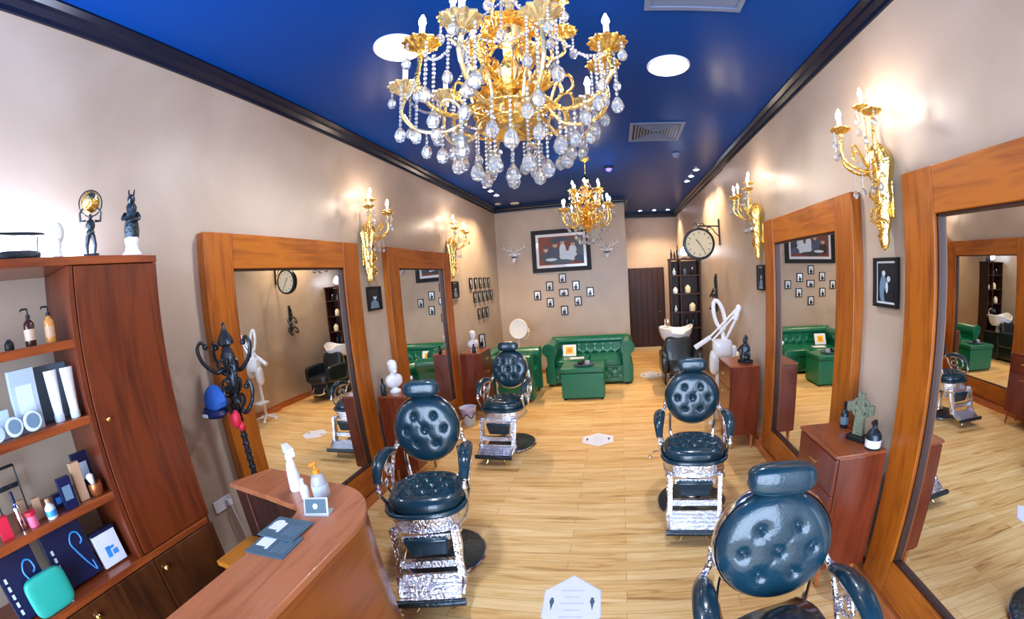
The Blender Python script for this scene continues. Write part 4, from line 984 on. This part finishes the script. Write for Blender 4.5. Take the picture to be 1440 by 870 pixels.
# third shelf
carton('cream_box', 'tall pale blue carton on the middle shelf behind the round tins', 'pale', at(-2.16, .45, 1.615), (.05, .11, .235), 0, 'paler')
carton('grey_box', 'grey-blue box standing behind the two tubes on the middle shelf', 'photoM', at(-2.25, .60, 1.615), (.04, .15, .225), 0)
def tin(label, y, r, x=-2.103, z=1.617):
    t = thing('round_tin', label, 'tin', at(x, y, z), 0, 'round white tins on the middle shelf')
    X = T(0, 0, r) @ RY(78)
    MB().lathe([(0, -.012), (r, -.012), (r, .012), (r*.9, .016), (0, .016)], 28, X).build('tin_body', 'paler', t)
    MB().lathe([(r*.72, .0162), (r*.72, .0172), (0, .0172)], 24, X).build('printed_lid', 'photoM' if r > .034 else 'pale', t); return t
tin('largest round tin with a grey printed lid on the middle shelf', .448, .039); tin('pale round tin left of the largest tin', .370, .037, -2.108); tin('small round tin at the far left of the middle shelf', .298, .028)
carton('small_pale_box', 'small pale box behind the left tins on the middle shelf', 'pale', at(-2.17, .335, 1.615), (.04, .07, .105))
def tubeb(label, y, x):
    t = thing('cream_tube', label, 'tube', at(x, y, 1.615), 0, 'white cream tubes on the middle shelf')
    MB().lathe([(.02, 0), (.022, .004), (.022, .03)], 18).build('cap', 'paler', t)
    b = MB(); vs = []; fs = []; n = 20
    for j, (rx, ry, z) in enumerate(((.02, .02, .03), (.021, .021, .05), (.012, .026, .14), (.002, .030, .205))):
        for i in range(n): a = 2*pi*i/n; vs.append((rx*cos(a), ry*sin(a), z))
    for j in range(3):
        for i in range(n): fs.append((j*n+i, j*n+(i+1) % n, (j+1)*n+(i+1) % n, (j+1)*n+i))
    fs.append(tuple(3*n+i for i in range(n))); b.add(vs, fs); b.build('tube_body', 'gloss_white', t); return t
tubeb('white cream tube standing next to the tall pale carton', .575, -2.14); tubeb('white cream tube at the right end of the middle shelf', .642, -2.12)
# fourth shelf
ZS = 1.28
carton('red_box', 'bright red pack at the left of the fourth shelf', 'red', at(-2.13, .203, ZS), (.03, .05, .085))
bottle('hair_clipper', 'silver hair clipper standing on the fourth shelf beside the red pack', 'chrome', at(-2.15, .28, ZS), .018, .15, 'navy', cat='clipper')
t = thing('pink_tub', 'pink tub on the fourth shelf beside the clipper', 'tub', at(-2.12, .322, ZS)); MB().lathe([(.019, 0), (.021, .005), (.021, .045)], 20).build('tub_body', 'pink', t); MB().lathe([(.023, .046), (.023, .062), (0, .062)], 20).build('lid', 'red', t)
carton('tan_box', 'small tan carton behind the pink tub', 'tan', at(-2.22, .315, ZS), (.025, .03, .09))
carton('tan_box', 'small tan carton right of the pink tub', 'tan', at(-2.18, .370, ZS), (.03, .035, .085))
bottle('aftershave_bottle', 'small bottle with blue label and pale cap on the fourth shelf', 'paler', at(-2.11, .405, ZS), .023, .08, 'tan', lab='bluepic')
carton('blue_box', 'dark blue carton behind the aftershave bottle', 'navy', at(-2.20, .475, ZS), (.03, .055, .06), 0, 'bluepic')
carton('trimmer_box', 'black carton with pale print in the middle of the fourth shelf', 'navy', at(-2.12, .50, ZS), (.035, .06, .13), 0, 'photoM')
carton('tall_tan_box', 'tall tan carton beside the copper shaving bowl', 'tan', at(-2.14, .572, ZS), (.03, .045, .165))
carton('razor_pack', 'dark pack with a white band behind the shaving bowl', 'navy', at(-2.26, .640, ZS), (.03, .08, .17), 0, 'paler')
sb = thing('shaving_bowl', 'copper shaving bowl with a white brush at the right of the fourth shelf', 'shaving bowl', at(-2.125, .635, ZS))
MB().lathe([(.022, 0), (.03, .01), (.033, .04), (.03, .055), (.027, .05), (.028, .02), (0, .012)], 22).build('bowl', 'copper', sb)
b = MB(); b.lathe([(.008, .03), (.01, .055), (.016, .075), (.018, .09), (.008, .10), (0, .10)], 14, RX(8)); b.build('shaving_brush', 'gloss_white', sb)
# wall-hung frame seen through the fourth shelf
fr = thing('wire_holder', 'thin metal wire holder standing at the back of the fourth shelf', 'holder', at(-2.37, .30, ZS))
b = MB()
for y in (-.06, .06): b.cyl((0, y, 0), (0, y, .2), .004)
b.cyl((0, -.06, .2), (0, .06, .2), .006); b.box((0, 0, .12), (.006, .12, .02)); b.build('wire_frame', 'bronze', fr)
# bottom shelf : shaver boxes
def shaver(label, y, x, rz, w_, h_):
    t = thing('shaver_box', label, 'shaver box', at(x, y, .945), rz, 'dark boxes with a glowing blue shaver picture')
    X = RY(-12)
    MB().box((-.02, 0, h_/2+.013), (.055, w_, h_), X).build('carton_body', 'navy', t, smooth=False, bev=.002)
    b = MB(); P = [Vector((.0085, w_*(u-.5), h_*v)) for u, v in ((.78, .30), (.66, .55), (.60, .72), (.70, .86), (.84, .84), (.88, .70), (.80, .64))]
    b.tube([X @ p for p in spline(P, 5)], .0045, 6); b.tube([X @ p for p in spline([P[0], Vector((.0085, w_*.40, h_*.12)), P[0]+Vector((0, w_*.12, .0))], 5)], .0035, 6); b.build('shaver_picture', 'bluepic', t)
    b = MB()
    for k in range(5): b.box((.0085, -w_*.36, h_*(.2+.13*k)), (.002, .012, h_*.08), X)
    b.build('vertical_print', 'paler', t, smooth=False)
    b = MB(); b.box((-.02, 0, h_+.008), (.02, w_*.28, .006), X); b.build('hang_tab', 'paler', t, smooth=False); return t
shaver('dark shaver box with a blue picture at the left of the bottom shelf', .185, -2.155, 0, .185, .25)
shaver('dark shaver box with a blue picture in the middle of the bottom shelf', .425, -2.17, 0, .20, .25)
cb = thing('clipper_set_box', 'white box with blue clippers pictured, right end of the bottom shelf', 'box', at(-2.16, .60, .945))
X = RY(-8)
MB().box((-.02, 0, .082), (.045, .12, .15), X).build('carton_body', 'gloss_white', cb, smooth=False, bev=.002)
MB().box((-.02, 0, .166), (.046, .122, .015), X).build('carton_lid', 'navy', cb, smooth=False)
b = MB(); b.box((.0035, -.012, .07), (.002, .022, .05), X); b.box((.0035, .02, .06), (.002, .025, .022), X); b.box((.0035, .005, .085), (.002, .03, .012), X); b.build('printed_panel', 'bluepic', cb, smooth=False)
carton('small_white_box', 'small white carton in front of the gap between the shaver boxes', 'gloss_white', at(-2.105, .315, .945), (.015, .028, .07), 0, 'black')
b = MB(); b.ell((0, 0, .085), (.022, .095, .085), 32, 18, .45); tag(b.build('teal_case', 'teal', loc=at(-2.105, .255, .945)), 'rounded teal case at the front of the bottom shelf', 'case')
# ------------------------------------------------------------------ on the station cabinets
ZC = .9555
def bust(label, loc, rz, m='gloss_white', s=1.0):
    t = thing('bust', label, 'bust', loc, rz)
    b = MB(); b.lathe([(.06, 0), (.06, .02), (.035, .035), (.03, .06)], 20)
    b.ell((0, 0, .115), (.095, .055, .07), 24, 14, .8); b.cyl((0, 0, .15), (0, -.008, .215), .035, .03, 14)
    b.ell((0, -.01, .255), (.046, .055, .065), 24, 16); b.ell((0, -.064, .25), (.009, .014, .018)); b.ell((0, -.05, .215), (.022, .02, .022)); b.ell((0, .0, .285), (.05, .058, .045), 20, 12); b.ell((0, -.054, .27), (.03, .012, .008))
    o = b.build('figure', m, t); t.scale = (s, s, s); return t
bust('white plaster bust on the cabinet between the left mirrors', (-2.24, 3.50, ZC), 60, 'gloss_white', 1.0)
bottle('dark_bottle', 'dark blue bottle left of the bust on the left cabinet', 'bronze', (-2.29, 3.362, ZC), .028, .17, 'black')
bottle('tonic_bottle', 'small dark bottle with white label right of the bust on the left cabinet', 'bronze', (-2.10, 3.62, ZC), .028, .13, 'white', lab='gloss_white')
bust('white plaster bust on the far left cabinet', (-2.20, 5.76, ZC), 50, 'gloss_white', .95)
bottle('dark_bottle', 'dark bottle beside the bust on the far left cabinet', 'bronze', (-2.13, 5.585, ZC), .03, .13, 'black')
picture('standing_frame', 'thin brown frame standing at the far end of the far left cabinet', (-2.12, 5.93, ZC+.12), 70, .14, .22, 'dark', .012, 0, 'small')
st = thing('warrior_statuette', 'dark seated statuette on the farther right cabinet', 'statuette', (1.38, 4.22, ZC), -60)
MB().bb(-.07, .07, -.05, .05, 0, .035).build('plinth', 'bronze', st, bev=.005)
b = MB(); b.lathe([(.055, .035), (.06, .07), (.045, .12), (.05, .16), (.035, .2), (.02, .215)], 14, None, .12, 5); b.ell((0, -.01, .24), (.024, .028, .032)); b.lathe([(.022, .255), (.028, .27), (.0, .31)], 12)
b.tube(spline([(.045, 0, .18), (.075, -.03, .13), (.03, -.06, .11)], 4), .014, 8); b.tube(spline([(-.045, 0, .18), (-.08, -.02, .14), (-.06, -.05, .09)], 4), .014, 8); b.ell((.05, -.03, .07), (.03, .05, .03)); b.build('figure', 'bronze', st)
MB().ell((-.07, -.05, .09), (.02, .025, .03)).build('pale_detail', 'cream', st)
cx = thing('celtic_cross', 'carved stone celtic cross on the nearest right cabinet', 'cross', (1.40, 2.02, ZC), -60)
MB().bb(-.06, .06, -.045, .045, 0, .03).build('plinth', 'black', cx, bev=.005)
stone = mat('carved_stone', srgb(112, 118, 96), .6, noise=.4, nscale=40, bump=.6, bscale=60)
b = MB(); b.add([(x*k, y, z) for z, k in ((.03, .035), (.25, .022)) for x, y in ((-1, -.016), (1, -.016), (1, .016), (-1, .016))], [(0, 1, 5, 4), (1, 2, 6, 5), (2, 3, 7, 6), (3, 0, 4, 7), (4, 5, 6, 7), (3, 2, 1, 0)])
b.bb(-.075, .075, -.0155, .0155, .175, .215); b.bb(-.021, .021, -.0155, .0155, .2, .285); b.bb(-.085, -.06, -.02, .02, .167, .223); b.bb(.06, .085, -.02, .02, .167, .223)
b.tube([(.055*cos(2*pi*i/28), 0, .195+.055*sin(2*pi*i/28)) for i in range(28)], .013, 8, 1, True); b.build('cross_body', stone, cx, bev=.004)
sp2 = thing('spray_can_bottle', 'round dark spray bottle with white band beside the celtic cross', 'spray bottle', (1.42, 1.885, ZC), -60)
MB().lathe([(.045, 0), (.047, .01), (.047, .075), (.035, .10), (.014, .12), (.014, .135)], 22).build('bottle_body', 'bronze', sp2)
MB().lathe([(.0475, .012), (.048, .014), (.048, .055), (.0475, .057)], 22).build('paper_label', 'gloss_white', sp2)
b = MB(); b.lathe([(.015, .135), (.015, .15)], 10); b.box((0, -.015, .158), (.016, .05, .018)); b.tube([(0, -.03, .15), (0, -.035, .125)], .004); b.build('trigger_head', 'black', sp2)
bottle('dark_bottle', 'dark bottle against the mirror frame on the nearest right cabinet', 'bronze', (1.42, 2.22, ZC), .026, .17, 'black', lab='photoM')
# ------------------------------------------------------------------ bucket, vanity mirror, broom
bk = thing('waste_bucket', 'white bucket with a dark wavy stripe beside the far left cabinet', 'bucket', (-2.17, 5.18, 0))
MB().lathe([(.085, 0), (.115, .22), (.125, .25), (.12, .25), (.11, .22), (.08, .01), (0, .01)], 28).build('bucket_body', 'paler', bk)
MB().lathe([(.106, .15), (.119, .215), (.1145, .215)], 28).build('lilac_band', 'purple', bk)
b = MB(); b.tube([( (.1+.025*(z-.05)/.2+.004)*cos(a), (.1+.025*(z-.05)/.2+.004)*sin(a), z) for a, z in [(-pi+.2+i*.17, .14+.035*sin(i*.9)) for i in range(18)]], .006, 6); b.build('wavy_stripe', 'black', bk)
vm = thing('round_stand_mirror', 'round white mirror on a stand behind the green armchair', 'round mirror', (-1.90, 7.42, 0), -12)
MB().lathe([(.15, 0), (.15, .015), (.03, .03), (.02, .06)], 24).build('base', 'white', vm)
MB().cyl((.0, 0, .04), (.0, 0, .86), .014).build('pole', 'white', vm)
b = MB(); b.tube(spline([(0, 0, .85), (.10, .0, .84), (.20, 0, .90), (.235, 0, 1.0), (.21, 0, 1.08)], 6), .014); b.ell((.225, 0, 1.0), (.028, .02, .028)); b.ell((.13, 0, .85), (.025, .02, .02)); b.build('bracket', 'cream', vm)
X = T(.02, -.02, 1.06) @ RX(84)
MB().lathe([(0, -.012), (.185, -.012), (.195, 0), (.185, .012), (.17, .006), (0, .006)], 36, X).build('round_glass', 'white', vm)
# chrome broom-like dusters leaning at the far left chair
# ------------------------------------------------------------------ floor stickers
def sticker(label, x, y, rz, w_, l_):
    t = thing('floor_sticker', label, 'floor sticker', (x, y, .0008), rz, 'white hexagonal stickers on the floor')
    P = [(-w_/2, -l_*.22), (0, -l_/2), (w_/2, -l_*.22), (w_/2, l_*.22), (0, l_/2), (-w_/2, l_*.22)]
    MB().prism([(a*1.03, c*1.03) for a, c in P], 0, .001).build('edge_band', 'stickerline', t, smooth=False)
    MB().prism(P, .0011, .0022).build('sheet', 'sticker', t, smooth=False)
    for s in (-1, 1):
        b = MB(); b.prism([(s*w_*.36+u*w_*.045, v*l_) for u, v in ((0, -.12), (.5, -.02), (1, .03), (.4, .10), (-.4, .10), (-1, .03), (-.5, -.02))], .0023, .003)
        b.build('barber_mark', 'grey', t, smooth=False)
    b = MB()
    for k in range(5): b.box((0, l_*(.22-.11*k), .0026), (w_*(.30 if k % 2 else .42), l_*.03, .0006))
    b.build('faint_lines', 'stickerline', t, smooth=False); return t
sticker('white hexagonal floor sticker nearest the camera', -.34, 1.885, 2, .35, .53)
sticker('white hexagonal floor sticker in the middle of the aisle', -.30, 4.555, 2, .365, .40)
sticker('white hexagonal floor sticker by the alcove beside the sofa', .60, 7.67, 0, .40, .56)
